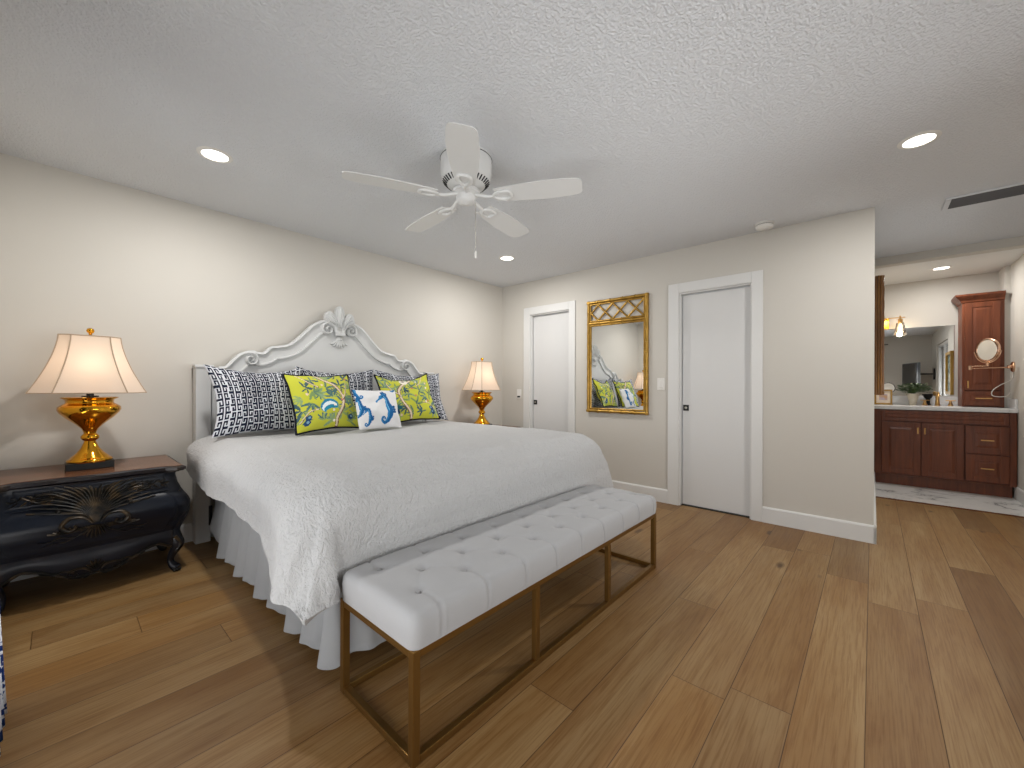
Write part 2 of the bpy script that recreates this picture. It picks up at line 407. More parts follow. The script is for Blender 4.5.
# baseboards
BB = [(0, 0), (.015, 0), (.015, .118), (.009, .13), (0, .13)]
def baseboard(name, p0, p1, nrm):
    b = new(); p0, p1, nv = Vector(p0), Vector(p1), Vector(nrm)
    A = [b.verts.new((p0.x+nv.x*u, p0.y+nv.y*u, v)) for u, v in BB]; B = [b.verts.new((p1.x+nv.x*u, p1.y+nv.y*u, v)) for u, v in BB]
    for i in range(5): b.faces.new((A[i], A[(i+1) % 5], B[(i+1) % 5], B[i]))
    b.faces.new(A[::-1]); b.faces.new(B); return b
def base(name, segs):
    b = new()
    for s in segs:
        q = baseboard(name, *s); me = bpy.data.meshes.new('tmp'); q.to_mesh(me); q.free(); b.from_mesh(me); bpy.data.meshes.remove(me)
    struct(name, b, 'trim')
base('baseboard_headboard', [((XL, YH), (XD, YH), (0, -1))])
base('baseboard_doors', [((XD, -.025), (XD, D2[0]-.085), (-1, 0)), ((XD, D2[1]+.1), (XD, D1[0]-.087), (-1, 0)), ((XD, D1[1]+.1), (XD, YH-.015), (-1, 0))])
base('baseboard_hall', [((XD-.015, -.01), (6.5, -.01), (0, -1))])
base('baseboard_right', [((XL, YR), (6.5, YR), (0, 1))])
base('baseboard_left', [((XL, WL[1]), (XL, YH-.015), (1, 0))])
# doors: casing as trim, slab with flush pull
for k, (y0, y1) in enumerate((D1, D2), 1):
    b = new(); t = .018
    cl, cr, ct = .085, .1, .092
    box(b, XD-t, XD, y0-cl, y0, 0, DH+ct, .004); box(b, XD-t, XD, y1, y1+cr, 0, DH+ct, .004); box(b, XD-t, XD, y0, y1, DH, DH+ct, .004)
    box(b, XD, XD+.12, y0-.0005, y0+.012, 0, DH, .002); box(b, XD, XD+.12, y1-.012, y1+.0005, 0, DH, .002); box(b, XD, XD+.12, y0+.012, y1-.012, DH-.012, DH+.0005, .002)
    struct('trim_%d' % k, b, 'trim')
    b = new(); box(b, XD+.04, XD+.078, y0+.013, y1-.02, .012, DH-.02, .003)
    d = struct('door_%d' % k, b, 'door')
    b = new(); zc = .93; yc = y1-.052
    box(b, XD+.034, XD+.0405, yc-.026, yc+.026, zc-.028, zc+.028, .003)
    pl = obj('door_pull', b, 'black', d)
    b = new(); lathe(b, [(.012, 0), (.012, .004), (.006, .005)], (XD+.0345, yc, zc), 16, axis='x'); 
    for v in b.verts: v.co.x = 2*(XD+.0345)-v.co.x
    obj('latch', b, 'chain', pl)
# black line under the doors comes from the gap; a dark strip there paints in its shade
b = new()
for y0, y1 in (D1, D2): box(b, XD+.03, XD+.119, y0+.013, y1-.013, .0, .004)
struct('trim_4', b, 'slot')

# ------------------------------------------------------------------ ceiling fittings
def recessed(loc, label, power, group, color=(1, .975, .945)):
    t = thing('recessed_light', label, 'ceiling light', loc, 0, group); x, y, z = loc
    b = new(); lathe(b, [(.062, z-.001), (.064, z-.006), (.078, z-.005), (.085, z-.001), (.085, z), (.062, z)], (x, y, 0), 40, cap=False); obj('trim_ring', b, 'plastic', t, 40)
    b = new(); lathe(b, [(.064, z-.002), (.05, z-.0035), (.0, z-.004)], (x, y, 0), 32); obj('diffuser', b, 'lit', t, 60)
    area_light('recessed_light_beam', (0, 0, -.012), (0, 0, 0), .12, .12, power, color, 'DISK', t)
    return t
G = 'recessed ceiling lights'
recessed((.589, 2.797, ZC), 'round recessed ceiling light above the dark nightstand side of the bed', P_SPOT, G)
recessed((3.048, 2.793, ZC), 'round recessed ceiling light small beyond the fan near the far corner', P_SPOT, G)
recessed((3.025, -.18, ZC), 'round recessed ceiling light nearest the air vent', P_SPOT, G)
recessed((6.43, -.56, ZC), 'round recessed ceiling light over the bathroom vanity', P_BATH, G)
# smoke detector
t = thing('smoke_detector', 'round white smoke detector on the ceiling above the right hand door', 'smoke detector', (3.76, .65, ZC))
b = new(); lathe(b, [(.068, ZC), (.068, ZC-.012), (.06, ZC-.014)], (3.76, .65, 0), 32); obj('mounting_base', b, 'plastic', t, 40)
b = new(); lathe(b, [(.057, ZC-.014), (.062, ZC-.02), (.06, ZC-.036), (.048, ZC-.045), (0, ZC-.047)], (3.76, .65, 0), 32); obj('cover', b, 'plastic', t, 40)
b = new(); lathe(b, [(.012, ZC-.046), (.011, ZC-.050), (0, ZC-.051)], (3.745, .63, 0), 16); obj('test_button', b, 'white', t, 40)
b = new(); lathe(b, [(.059, ZC-.0135), (.059, ZC-.0185)], (3.76, .65, 0), 32); obj('vent_gap', b, 'slot', t)
# air vent
t = thing('air_vent', 'long narrow ceiling air vent with dark louvres at upper right', 'air vent', (4.2, -.62, ZC))
b = new(); x0, x1, y0, y1 = 4.08, 4.32, -.90, -.375
for a in ((x0, x1, y0, y0+.03), (x0, x1, y1-.03, y1), (x0, x0+.015, y0+.03, y1-.03), (x1-.015, x1, y0+.03, y1-.03)): box(b, *a, ZC-.012, ZC, .003)
obj('frame', b, 'ceiling', t)
b = new(); box(b, x0+.02, x1-.02, y0+.02, y1-.02, ZC-.002, ZC); obj('backing', b, 'slot', t)
for k in range(5):
    b = new(); xx = x0+.036+.042*k; prism(b, [(-.014, -.0025), (.014, -.0125), (.015, -.0105), (-.013, -.0005)], lambda u, v, d, xx=xx: (xx+u, d, ZC+v), y0+.03, y1-.03); obj('louvre', b, M['slat'] if 'slat' in M else simple('grey_louvre', '#5a5a5c', .5), t)
# ceiling fan
FX, FY = 1.555, 1.745
t = thing('ceiling_fan', 'white five blade ceiling fan flush to the ceiling with a pull chain', 'ceiling fan', (FX, FY, ZC))
b = new(); lathe(b, [(.02, ZC), (.135, ZC), (.138, ZC-.015), (.137, ZC-.12), (.128, ZC-.17), (.10, ZC-.205), (.085, ZC-.225), (.055, ZC-.232), (0, ZC-.233)], (FX, FY, 0), 48); mh = obj('motor_housing', b, 'white', t, 45)
b = new(); lathe(b, [(.139, ZC-.018), (.1405, ZC-.021), (.139, ZC-.024)], (FX, FY, 0), 48, cap=False); obj('seam_band', b, 'slot', mh, 60)
b = new()
for k in range(36):
    a = 2*PI*k/36
    tube(b, [(FX+r*math.cos(a), FY+r*math.sin(a), z) for r, z in ((.1245, ZC-.176), (.103, ZC-.203))], .0042, 6)
obj('cooling_slots', b, 'slot', mh)
b = new(); lathe(b, [(.05, ZC-.232), (.072, ZC-.24), (.074, ZC-.262), (.06, ZC-.27), (.052, ZC-.275)], (FX, FY, 0), 40); obj('flywheel', b, 'white', t, 45)
b = new(); lathe(b, [(.045, ZC-.272), (.052, ZC-.276), (.053, ZC-.308), (.048, ZC-.323), (.03, ZC-.332), (.012, ZC-.335), (.008, ZC-.34), (0, ZC-.341)], (FX, FY, 0), 40); sh = obj('switch_housing', b, 'white', t, 45)
half = [(.165, .050), (.23, .059), (.34, .070), (.42, .0745), (.49, .0735), (.555, .069), (.60, .062), (.614, .052), (.62, .035)]
outline = half + [(r, -w) for r, w in half[::-1]]
for k in range(5):
    a = math.radians(10.5+72*k); ca, sa = math.cos(a), math.sin(a); pz = math.radians(-12)
    def fb(u, v, d, ca=ca, sa=sa):
        vv, dz = v*math.cos(pz) - d*math.sin(pz), v*math.sin(pz) + d*math.cos(pz)
        return (FX+ca*u-sa*vv, FY+sa*u+ca*vv, ZC-.292+dz)
    b = new(); prism(b, outline, fb, -.003, .003); bl = obj('blade', b, 'blade', t)
    b = new()
    tube(b, [fb(.045, 0, .022), fb(.085, 0, .008), fb(.12, 0, -.006), fb(.16, 0, -.010)], [.013, .0125, .012, .011], 8)
    loop = [(.155, 0), (.17, .020), (.205, .032), (.24, .027), (.25, 0), (.24, -.027), (.205, -.032), (.17, -.020)]
    tube(b, [fb(u, v, -.009) for u, v in spline(loop+[loop[0]], 5)[:-1]], .011, 8, closed=True)
    obj('blade_iron', b, 'white', bl, 60)
b = new(); cx, cy = FX+.02, FY-.045
tube(b, [(cx, cy, ZC-.30), (cx+.004, cy-.006, ZC-.36), (cx+.004, cy-.006, ZC-.69)], .0014, 6); ch = obj('pull_chain', b, 'chain', t)
b = new(); lathe(b, [(.0015, ZC-.68), (.005, ZC-.69), (.0055, ZC-.73), (.003, ZC-.736)], (cx+.004, cy-.006, 0), 12); obj('chain_bob', b, 'plastic', ch, 60)
for o in t.children_recursive: o.data.transform(Matrix.Diagonal((1.06, 1.06, .79, 1)))

# ------------------------------------------------------------------ switches on the doors wall
def switch(y, z, label, w=.072, h=.118, kind=0):
    t = thing('light_switch', label, 'light switch', (XD, y, z))
    b = new(); box(b, XD-.006, XD, y-w/2, y+w/2, z-h/2, z+h/2, .0025); obj('plate', b, 'plastic', t)
    b = new()
    if kind == 0: box(b, XD-.010, XD-.005, y-.016, y+.016, z-.033, z+.033, .002)
    else: box(b, XD-.014, XD-.005, y-.022, y+.022, z-.045, z-.025, .002)
    obj('rocker', b, 'plastic' if kind == 0 else 'slot', t)
switch(1.549, 1.155, 'white rocker light switch between the gold mirror and the right hand door')
switch(3.385, 1.03, 'pale wall plate with a small dark button beside the far left door frame', .07, .12, 1)

# ------------------------------------------------------------------ gilded bamboo mirror
t = thing('wall_mirror', 'tall gold bamboo framed wall mirror with a lattice top between the two white doors', 'mirror', (XD, 2.02, .845))
MY0, MY1, MZ0, MZ1, MZL = 1.669, 2.372, .845, 2.068, 1.80
def bamboo(b, p0, p1, r, nodes):
    p0, p1 = Vector(p0), Vector(p1); pts, rs = [], []
    n = nodes+1
    for k in range(n):
        for f, q in ((0, 1.0), (.06, 1.0), (.5, .9), (.94, 1.0), (1.0, 1.0)):
            if f == 0 and k: 
                pts += [p0.lerp(p1, (k-.012)/n), p0.lerp(p1, k/n), p0.lerp(p1, (k+.012)/n)]; rs += [r*1.05, r*1.35, r*1.05]
            elif f not in (0, 1.0) or (k == 0 and f == 0) or (k == n-1 and f == 1.0):
                pts.append(p0.lerp(p1, (k+f)/n)); rs.append(r*q)
    tube(b, pts, rs, 10)
xm = XD-.02
b = new(); rr = .0175
for y in (MY0+rr, MY1-rr): bamboo(b, (xm, y, MZ0), (xm, y, MZ1), rr, 9)
for z in (MZ0+rr, MZ1-rr): bamboo(b, (xm, MY0, z), (xm, MY1, z), rr, 4)
bamboo(b, (xm, MY0+.03, MZL+.018), (xm, MY1-.03, MZL+.018), rr*.95, 4)
box(b, XD-.012, XD-.002, MY0+.004, MY0+.033, MZ0+.004, MZ1-.004); box(b, XD-.012, XD-.002, MY1-.033, MY1-.004, MZ0+.004, MZ1-.004)
fr = obj('frame', b, 'bamboo', t, 50)
b = new(); r2 = .009
for y in (MY0+.043, MY1-.043): bamboo(b, (xm, y, MZ0+.036), (xm, y, MZ1-.036), r2, 8)
for z in (MZ0+.043, MZ1-.043, MZL+.043, MZL-.006): bamboo(b, (xm, MY0+.04, z), (xm, MY1-.04, z), r2, 4)
obj('inner_moulding', b, 'bamboo', t, 50)
b = new(); ya, yb_, za, zb = MY0+.05, MY1-.05, MZL+.05, MZ1-.05; p = (yb_-ya)/3.5; hgt = zb-za
for k in range(-2, 5):
    for sgn in (1, -1):
        y0 = ya+k*p + (0 if sgn == 1 else p); y1 = y0+sgn*p; q0, q1 = Vector((xm, y0, za)), Vector((xm, y1, zb))
        lo, hi = 0.0, 1.0
        for _y, s_ in ((ya, 1), (yb_, -1)):
            d0, d1 = (y0-_y)*s_, (y1-_y)*s_
            if d0 < 0 and d1 < 0: lo = 2
            elif d0 < 0: lo = max(lo, d0/(d0-d1))
            elif d1 < 0: hi = min(hi, d0/(d0-d1))
        if hi-lo > .1: bamboo(b, q0.lerp(q1, lo)+Vector((-.003*sgn, 0, 0)), q0.lerp(q1, hi)+Vector((-.003*sgn, 0, 0)), .0105, 2)
obj('lattice', b, 'bamboo', t, 50)
b = new(); box(b, XD-.014, XD-.008, MY0+.03, MY1-.03, MZ0+.03, MZL+.012); obj('mirror_glass', b, 'mirror', t)

# ------------------------------------------------------------------ bed
BX = 1.68
bed = thing('bed', 'king bed with a pale grey carved arched headboard against the left wall', 'bed', (BX, 2.55, 0))
hb_half = spline([(-.88, 1.266), (-.85, 1.275), (-.77, 1.365), (-.69, 1.395), (-.645, 1.385), (-.60, 1.390), (-.56, 1.433), (-.50, 1.445), (-.42, 1.468), (-.343, 1.533), (-.247, 1.635), (-.19, 1.678), (-.13, 1.70), (-.06, 1.708), (0, 1.71)], 5)
out = [(-1.03, 1.262), (-.90, 1.262)] + hb_half
out = out + [(-u, v) for u, v in out[-2::-1]]
YF = 3.575
b = new(); prism(b, [(1.0, .30)] + [(u, v) for u, v in out[::-1]][1:-1] + [(-1.0, .30)], lambda u, v, d: (BX+u, d, v), YF+.022, YF+.065)
hbo = obj('headboard', b, 'headboard', bed)
for s in (-1, 1):   # posts to the floor
    b = new(); xa, xb = BX+s*1.035, BX+s*.945
    box(b, min(xa, xb), max(xa, xb), YF-.005, YF+.09, 0, 1.258, .006); box(b, BX+s*.925-.012, BX+s*.925+.012, YF+.012, YF+.05, .32, 1.245, .004)
    box(b, min(BX+s*1.042, BX+s*.93), max(BX+s*1.042, BX+s*.93), YF-.012, YF+.095, 1.252, 1.275, .005)
    obj('post', b, 'headboard', hbo)
# moulded rim: raised band following the top edge, with lip and inner bead
def offs(pts, d):
    o = []
    for i in range(len(pts)):
        a, c = pts[max(i-1, 0)], pts[min(i+1, len(pts)-1)]; tx, tz = c[0]-a[0], c[1]-a[1]; l = math.hypot(tx, tz) or 1
        o.append((pts[i][0]+tz/l*d, pts[i][1]-tx/l*d))
    return o
rim = [p for p in out if abs(p[0]) < .905]
def smooth_line(p, n=3):
    for _ in range(n): p = [p[0]] + [((p[i-1][0]+2*p[i][0]+p[i+1][0])/4, (p[i-1][1]+2*p[i][1]+p[i+1][1])/4) for i in range(1, len(p)-1)] + [p[-1]]
    return p
b = new(); W2 = [(0, YF+.02), (-.004, YF-.002), (.012, YF-.008), (.020, YF+.004), (.05, YF+.014), (.088, YF+.012), (.094, YF+.003), (.104, YF+.003), (.108, YF+.024)]
R = []
lines = [smooth_line(offs(rim, d), 0 if d < .03 else 6) for d, _ in W2]
for i in range(len(rim)): R.append([b.verts.new((BX+lines[j][i][0], W2[j][1], lines[j][i][1])) for j in range(len(W2))])
for A, B in zip(R, R[1:]):
    for k in range(len(W2)-1): b.faces.new((A[k], A[k+1], B[k+1], B[k]))
obj('moulded_rim', b, 'headboard', hbo, 50)
flat = lambda x, z: YF+.006
for s in (-1, 1):
    b = new(); ridge(b, [(BX+s*u, v) for u, v in spiral(-.693, 1.328, .052, 1.6, 1.9, -1, 40)], [.026-.012*i/39 for i in range(40)], [.022+.012*i/39 for i in range(40)], flat)
    obj('shoulder_scroll', b, 'headboard', hbo, 60)
    b = new(); ridge(b, [(BX+s*u, v) for u, v in spiral(-.105, 1.625, .056, 1.5, 1.3, 1, 40)], [.03-.014*i/39 for i in range(40)], [.026+.014*i/39 for i in range(40)], flat)
    obj('crest_scroll', b, 'headboard', hbo, 60)
b = new(); fan = lambda x, z: YF-.008
pet = [(0, 1.60, 0, 1.838), (-.02, 1.60, -.10, 1.775), (.02, 1.60, .10, 1.775), (-.03, 1.60, -.125, 1.725), (.03, 1.60, .125, 1.725)]
shape = [(-.04, 1.585), (-.06, 1.66), (-.125, 1.70), (-.150, 1.735), (-.145, 1.765), (-.125, 1.792), (-.09, 1.797), (-.062, 1.775), (-.046, 1.745), (-.048, 1.79), (-.040, 1.825), (-.02, 1.848), (0, 1.855)]
shape = shape + [(-a, c) for a, c in shape[-2::-1]]
prism(b, shape, lambda u, v, d: (BX+u*.9, d, v-.012), YF-.008, YF+.03)
for x0, z0, x1, z1 in pet:
    pts = bez((BX+x0, z0), (BX+x0, z0+.1), (BX+x1*.7, z1-.06), (BX+x1, z1-.012), 14)
    ridge(b, pts, [.02+.034*math.sin(PI*min(1, .12+.8*i/13)) for i in range(14)], [.012+.014*i/13 for i in range(14)], fan)
    ridge(b, pts[2:12], .009, .038, fan)
box(b, BX-.042, BX+.042, YF-.03, YF+.02, 1.572, 1.60, .008); obj('crest_leaf', b, 'headboard', hbo, 50)
b = new()
for a in (-62, -40, -18, 0, 18, 40, 62):
    r_ = math.radians(a); pts = bez((BX+.01*a/60, 1.56), (BX+.02*a/60, 1.53), (BX+.07*math.sin(r_)*.7, 1.50), (BX+.085*math.sin(r_), 1.555-.085*math.cos(r_)**.6), 10)
    ridge(b, pts, [.016+.014*math.sin(PI*i/9) for i in range(10)], .024, lambda x, z: YF+.022)
lathe(b, [(.022, 0), (.022, -.02), (.012, -.032), (0, -.034)], (BX, YF+.022, 1.548), 18, axis='y'); obj('drop_leaf', b, 'headboard', hbo, 50)
# mattress, box spring, steel rails with bracket and caster
b = new(); box(b, .765, 2.595, 1.62, 3.56, .50, .70, .06, 4); obj('mattress', b, 'mattress', bed, 60)
b = new(); box(b, .75, 2.61, 1.61, 3.55, .26, .50, .03, 3); obj('box_spring', b, 'mattress', bed, 60)
for s in (-1, 1):
    b = new(); xr = BX+s*.90; box(b, xr-.003, xr+.003, 1.65, 3.57, .205, .258); box(b, min(xr, xr-s*.04), max(xr, xr-s*.04), 1.65, 3.57, .205, .212)
    ra = obj('steel_rail', b, 'black', bed)
    b = new(); box(b, BX+s*.945-.014, BX+s*.945+.006, YF-.02, YF-.004, .12, .26, .003); obj('headboard_bracket', b, 'black', ra)
    for yy in (3.40, 1.85):
        b = new(); tube(b, [(xr-s*.02, yy, .21), (xr-s*.02, yy, .05)], .012, 10); lathe(b, [(.024, -.014), (.027, -.008), (.027, .008), (.024, .014)], (xr-s*.02, yy, .027), 20, axis='y'); obj('caster', b, 'black', ra, 50)
# bed skirt
def skirt():
    b = new(); xa, xb, yf, yh, rad = .757, 2.603, 1.605, 3.36, .05
    path = []
    n = 170
    for i in range(n): path.append((xa, yh+(yf-yh)*i/n, -1, 0))
    for i in range(10): a = PI+PI/2*i/10; path.append((xa+.0+rad*0, yf, math.cos(a), math.sin(a)))
    for i in range(n): path.append((xa+(xb-xa)*i/n, yf, 0, -1))
    for i in range(10): a = 1.5*PI+PI/2*i/10; path.append((xb, yf, math.cos(a), math.sin(a)))
    for i in range(n+1): path.append((xb, yf+(yh-yf)*i/n, 1, 0))
    s = 0; V = []; nz = 16
    for i, (x, y, nx, ny) in enumerate(path):
        if i: s += math.hypot(x-path[i-1][0], y-path[i-1][1])+ (.008 if abs(nx*ny) > .01 else 0)
        ph = 2*PI*s/.19 + 2.4*noise.noise(Vector((s*1.7, 2, 0)))
        head = max(0, 1-abs(s)/.22) if i < 60 else 0
        zb = .038 + .014*math.sin(ph*.5+1) + .13*head**1.6
        row = []
        for j in range(nz):
            f = j/(nz-1); z = .495+(zb-.495)*f
            saw = math.sin(ph)+.35*math.sin(2*ph+.6)+.5*noise.noise(Vector((s*5, 3, 8))); o = .012+f*.045 + f**1.2*.024*saw + .006*noise.noise(Vector((s*9, z*6, 1)))
            row.append(b.verts.new((x+nx*o, y+ny*o, z)))
        V.append(row)
    for A, B in zip(V, V[1:]):
        for j in range(nz-1): b.faces.new((A[j], A[j+1], B[j+1], B[j]))
    bmesh.ops.solidify(b, geom=list(b.faces), thickness=.003)
    return b
tag(obj('bed_skirt', skirt(), 'skirt', None, 70), 'white pleated fabric bed skirt hanging from the bed to the floor', 'bed skirt')
# duvet: flat top, rounded edges and a draped fall on three sides with a pooled corner
def duvet():
    xa, xb, yf, yh = .785, 2.575, 1.66, 3.50; ztop = .775; R = .17
    sl, sf = .40, .54
    nu, nv = 150, 150
    def P(uu, vv):
        # uu: -sl .. width .. +sl ; vv: -sf .. length
        u0, v0 = xa+uu, yf+vv
        du = (uu if uu < 0 else (uu-(xb-xa) if uu > xb-xa else 0)); dv = vv if vv < 0 else 0
        e = max(0, min(1, (.42-vv)/.42)) if du else 0; e = e*e*(3-2*e); du *= 1+.30*e
        d = (abs(du)**5+abs(dv)**5)**.2; cx, cy = min(max(u0, xa), xb), max(v0, yf)
        top = ztop + .020*noise.noise(Vector((u0*1.3, v0*1.3, 0))) + .012*noise.noise(Vector((u0*3.1, v0*2.7, 4)))
        if d < 1e-6:
            return Vector((u0, v0, top+.004*noise.noise(Vector((u0*8, v0*8, 2)))))
        hy_ = math.hypot(du, dv); nx, ny = du/hy_, dv/hy_; corner = 2*abs(nx*ny)
        lim = d
        arc = R*PI/2*.92
        if lim < arc: a = lim/R; o, z = R*math.sin(a), top-R*(1-math.cos(a))
        else:
            a = arc/R; k = lim-arc
            o, z = R*math.sin(a)+k*(.10*abs(nx)**2+.30*corner), top-R*(1-math.cos(a))-k*.985
        fall = max(0, lim-.10)
        s = (v0*1.0 if abs(nx) > abs(ny) else u0*1.0)
        ang = math.atan2(ny, nx)
        fold = .030*noise.noise(Vector((s*3.3, ang*1.4, 7))) + .014*noise.noise(Vector((s*8, ang*3, 3)))
        o += fold*min(1, fall/.22)*(1-.75*abs(ny)**4) + .022*math.sin(min(1, fall/.25)*PI)*(1-corner*.5)
        o += .06*e*min(1, fall/.22)*abs(nx)
        z += .02*noise.noise(Vector((s*2.4, ang, 9)))*min(1, fall/.3)
        if e > 0 and z < .40: z += e*(.33+.07*math.exp((z-.40)/.07)-z)
        w = Vector((cx+nx*o, cy+ny*o, z))
        return w
    b = new(); V = []
    Wd, Ln = xb-xa, yh-yf
    for i in range(nu):
        row = []
        uu = -sl+(Wd+2*sl)*i/(nu-1)
        for j in range(nv):
            vv = -sf+(Ln+sf)*j/(nv-1)
            q = P(uu, vv)
            # the hem is lifted near the headboard and hangs lower at the foot corner
            if vv > Ln-.4 and (uu < 0 or uu > Wd):
                f = (vv-(Ln-.4))/.4; dd = min(1, (-uu if uu < 0 else uu-Wd)/sl); q.z += .07*f*f*dd; q.x += (-.02 if uu < 0 else .02)*f*dd
            if q.x > .68 and q.y < 1.50: q.y = 1.478+.022*math.exp((q.y-1.50)/.022)
            row.append(b.verts.new(q))
        V.append(row)
    for i in range(nu-1):
        for j in range(nv-1): b.faces.new((V[i][j], V[i+1][j], V[i+1][j+1], V[i][j+1]))
    bmesh.ops.recalc_face_normals(b, faces=b.faces)
    up = sum(f.normal.z for f in b.faces)
    if up < 0: bmesh.ops.reverse_faces(b, faces=b.faces)
    bmesh.ops.solidify(b, geom=list(b.faces), thickness=.03)
    return b
dv = obj('duvet', duvet(), 'duvet', None, 80); tag(dv, 'thick white crinkled duvet spread over the bed and draping at the sides', 'duvet')

# ------------------------------------------------------------------ printed pillows
def raster(nx, ny, w, h):
    X, Y = np.meshgrid((np.arange(nx)+.5)/nx*w, (np.arange(ny)+.5)/ny*h, indexing='ij'); return X, Y
def srgb(hx): return np.array(lin(hx))
def stroke(img, X, Y, pts, wid, colr):
    n = len(pts); ws = wid if hasattr(wid, '__len__') else [wid]*n
    for i in range(n-1):
        (ax, ay), (bx_, by) = pts[i], pts[i+1]; dx, dy = bx_-ax, by-ay; L = dx*dx+dy*dy+1e-12
        t = np.clip(((X-ax)*dx+(Y-ay)*dy)/L, 0, 1); d = np.hypot(X-ax-t*dx, Y-ay-t*dy)
        img[d < (ws[i]+(ws[i+1]-ws[i])*t)/2] = srgb(colr)
def ell(img, X, Y, cx, cy, rx, ry, ang, colr):
    c, s = math.cos(ang), math.sin(ang); u = (X-cx)*c+(Y-cy)*s; v = -(X-cx)*s+(Y-cy)*c
    img[(u/rx)**2+(v/ry)**2 < 1] = srgb(colr)
def paint_key(nx, ny, w, h, tw=.076, th=.100, lw=.0066):
    X, Y = raster(nx, ny, w, h); u0 = X/tw; m = np.floor(u0); U = (u0-m)*tw; Vv = Y + np.where(m % 2 == 1, th/2, 0); Vv = (Vv/th-np.floor(Vv/th))*th
    d = np.full(X.shape, 9.0)
    segs = [((.06, 0), (.94, 0)), ((.06, 1), (.94, 1)), ((.5, 0), (.5, 1))]
    for sx in (0, 1):
        for sy in (0, 1):
            f = lambda a, c: (a if sx == 0 else 1-a, c if sy == 0 else 1-c)
            segs += [(f(.06, 0), f(.06, .38)), (f(.06, .38), f(.29, .38)), (f(.29, .38), f(.29, .19))]
    for (a, c), (e, g) in segs:
        ax, ay, bx_, by = a*tw, c*th, e*tw, g*th
        px, py = np.clip(U, min(ax, bx_), max(ax, bx_)), np.clip(Vv, min(ay, by), max(ay, by))
        d = np.minimum(d, np.maximum(abs(U-px), abs(Vv-py)))
    img = np.tile(srgb('#10172c'), (nx, ny, 1)); img[d < lw/2] = srgb('#CDD0D6'); return img
def paint_toile(nx, ny, w, h, seed=1, flip=False):
    X, Y = raster(nx, ny, w, h)
    if flip: X = w-X
    img = np.tile(srgb('#C2C441'), (nx, ny, 1)); rnd = random.Random(seed); S = w/.46
    def leafspray(x, y, a, n, L, colr):
        for k in range(n):
            t = k/(n-1)-.5; aa = a+t*2.2; ell(img, X, Y, x+math.cos(aa)*L*.55, y+math.sin(aa)*L*.55, L*.5, L*.13, aa, colr)
    cs = ['#5f7d6c', '#4d6d70', '#7a9560', '#3f5c66', '#86a07c', '#93a86a']
    spots = [(.08, .30), (.13, .36), (.10, .18), (.22, .29), (.20, .12), (.34, .31), (.37, .22), (.30, .10), (.40, .10), (.05, .08), (.27, .38), (.40, .38), (.15, .24), (.33, .17), (.24, .05), (.04, .22), (.18, .40), (.42, .16), (.30, .26), (.12, .27), (.36, .04), (.16, .06), (.43, .30), (.26, .22), (.03, .14), (.33, .41)]
    for x, y in spots:
        leafspray(x*S, y*S, rnd.uniform(0, 6.28), rnd.choice((3, 4, 5)), rnd.uniform(.045, .075)*S, rnd.choice(cs))
        leafspray(x*S+.01, y*S-.01, rnd.uniform(0, 6.28), 3, rnd.uniform(.03, .045)*S, rnd.choice(cs))
    def branch(pts, wd):
        p = spline([(a*S, c*S) for a, c in pts], 8); n = len(p)
        stroke(img, X, Y, p, [wd*1.6*S]*n, '#7a5238'); stroke(img, X, Y, [(a-.002, c+.001) for a, c in p], [wd*S]*n, '#DCCDB4')
    branch([(.16, .44), (.22, .37), (.30, .31), (.345, .23), (.32, .14), (.27, .06), (.26, .01)], .016)
    branch([(.05, .43), (.09, .38), (.12, .33), (.17, .30)], .007)
    branch([(.33, .19), (.38, .25), (.41, .33)], .007)
    branch([(.02, .06), (.08, .12), (.14, .13)], .006)
    if seed != 3:
        ell(img, X, Y, .22*S, .15*S, .068*S, .052*S, .25, '#2d7fa6'); ell(img, X, Y, .22*S, .14*S, .058*S, .042*S, .25, '#E2EEF0')
        ell(img, X, Y, .225*S, .128*S, .052*S, .028*S, .25, '#2a8aa8'); ell(img, X, Y, .235*S, .112*S, .05*S, .018*S, .2, '#C2C441')
    else:
        ell(img, X, Y, .27*S, .36*S, .03*S, .036*S, 0, '#E8E2D4'); ell(img, X, Y, .27*S, .37*S, .016*S, .01*S, 0, '#5a4a40')
        stroke(img, X, Y, [(.25*S, .235*S), (.275*S, .25*S), (.30*S, .235*S)], .009*S, '#25323a')
        ell(img, X, Y, .37*S, .10*S, .032*S, .017*S, .2, '#2a6a78')
    for k in range(9):
        x, y = rnd.uniform(.03, .43)*S, rnd.uniform(.03, .42)*S; ell(img, X, Y, x, y, .009*S, .009*S, 0, rnd.choice(['#E2C9B4', '#C9775a', '#F0E8DA']))
    for x, y in ((.06, .05), (.38, .07), (.07, .08)): ell(img, X, Y, x*S, y*S, .022*S, .018*S, .4, '#26456e'); ell(img, X, Y, x*S+.006, y*S+.004, .009*S, .008*S, 0, '#7aa0b8')
    return img
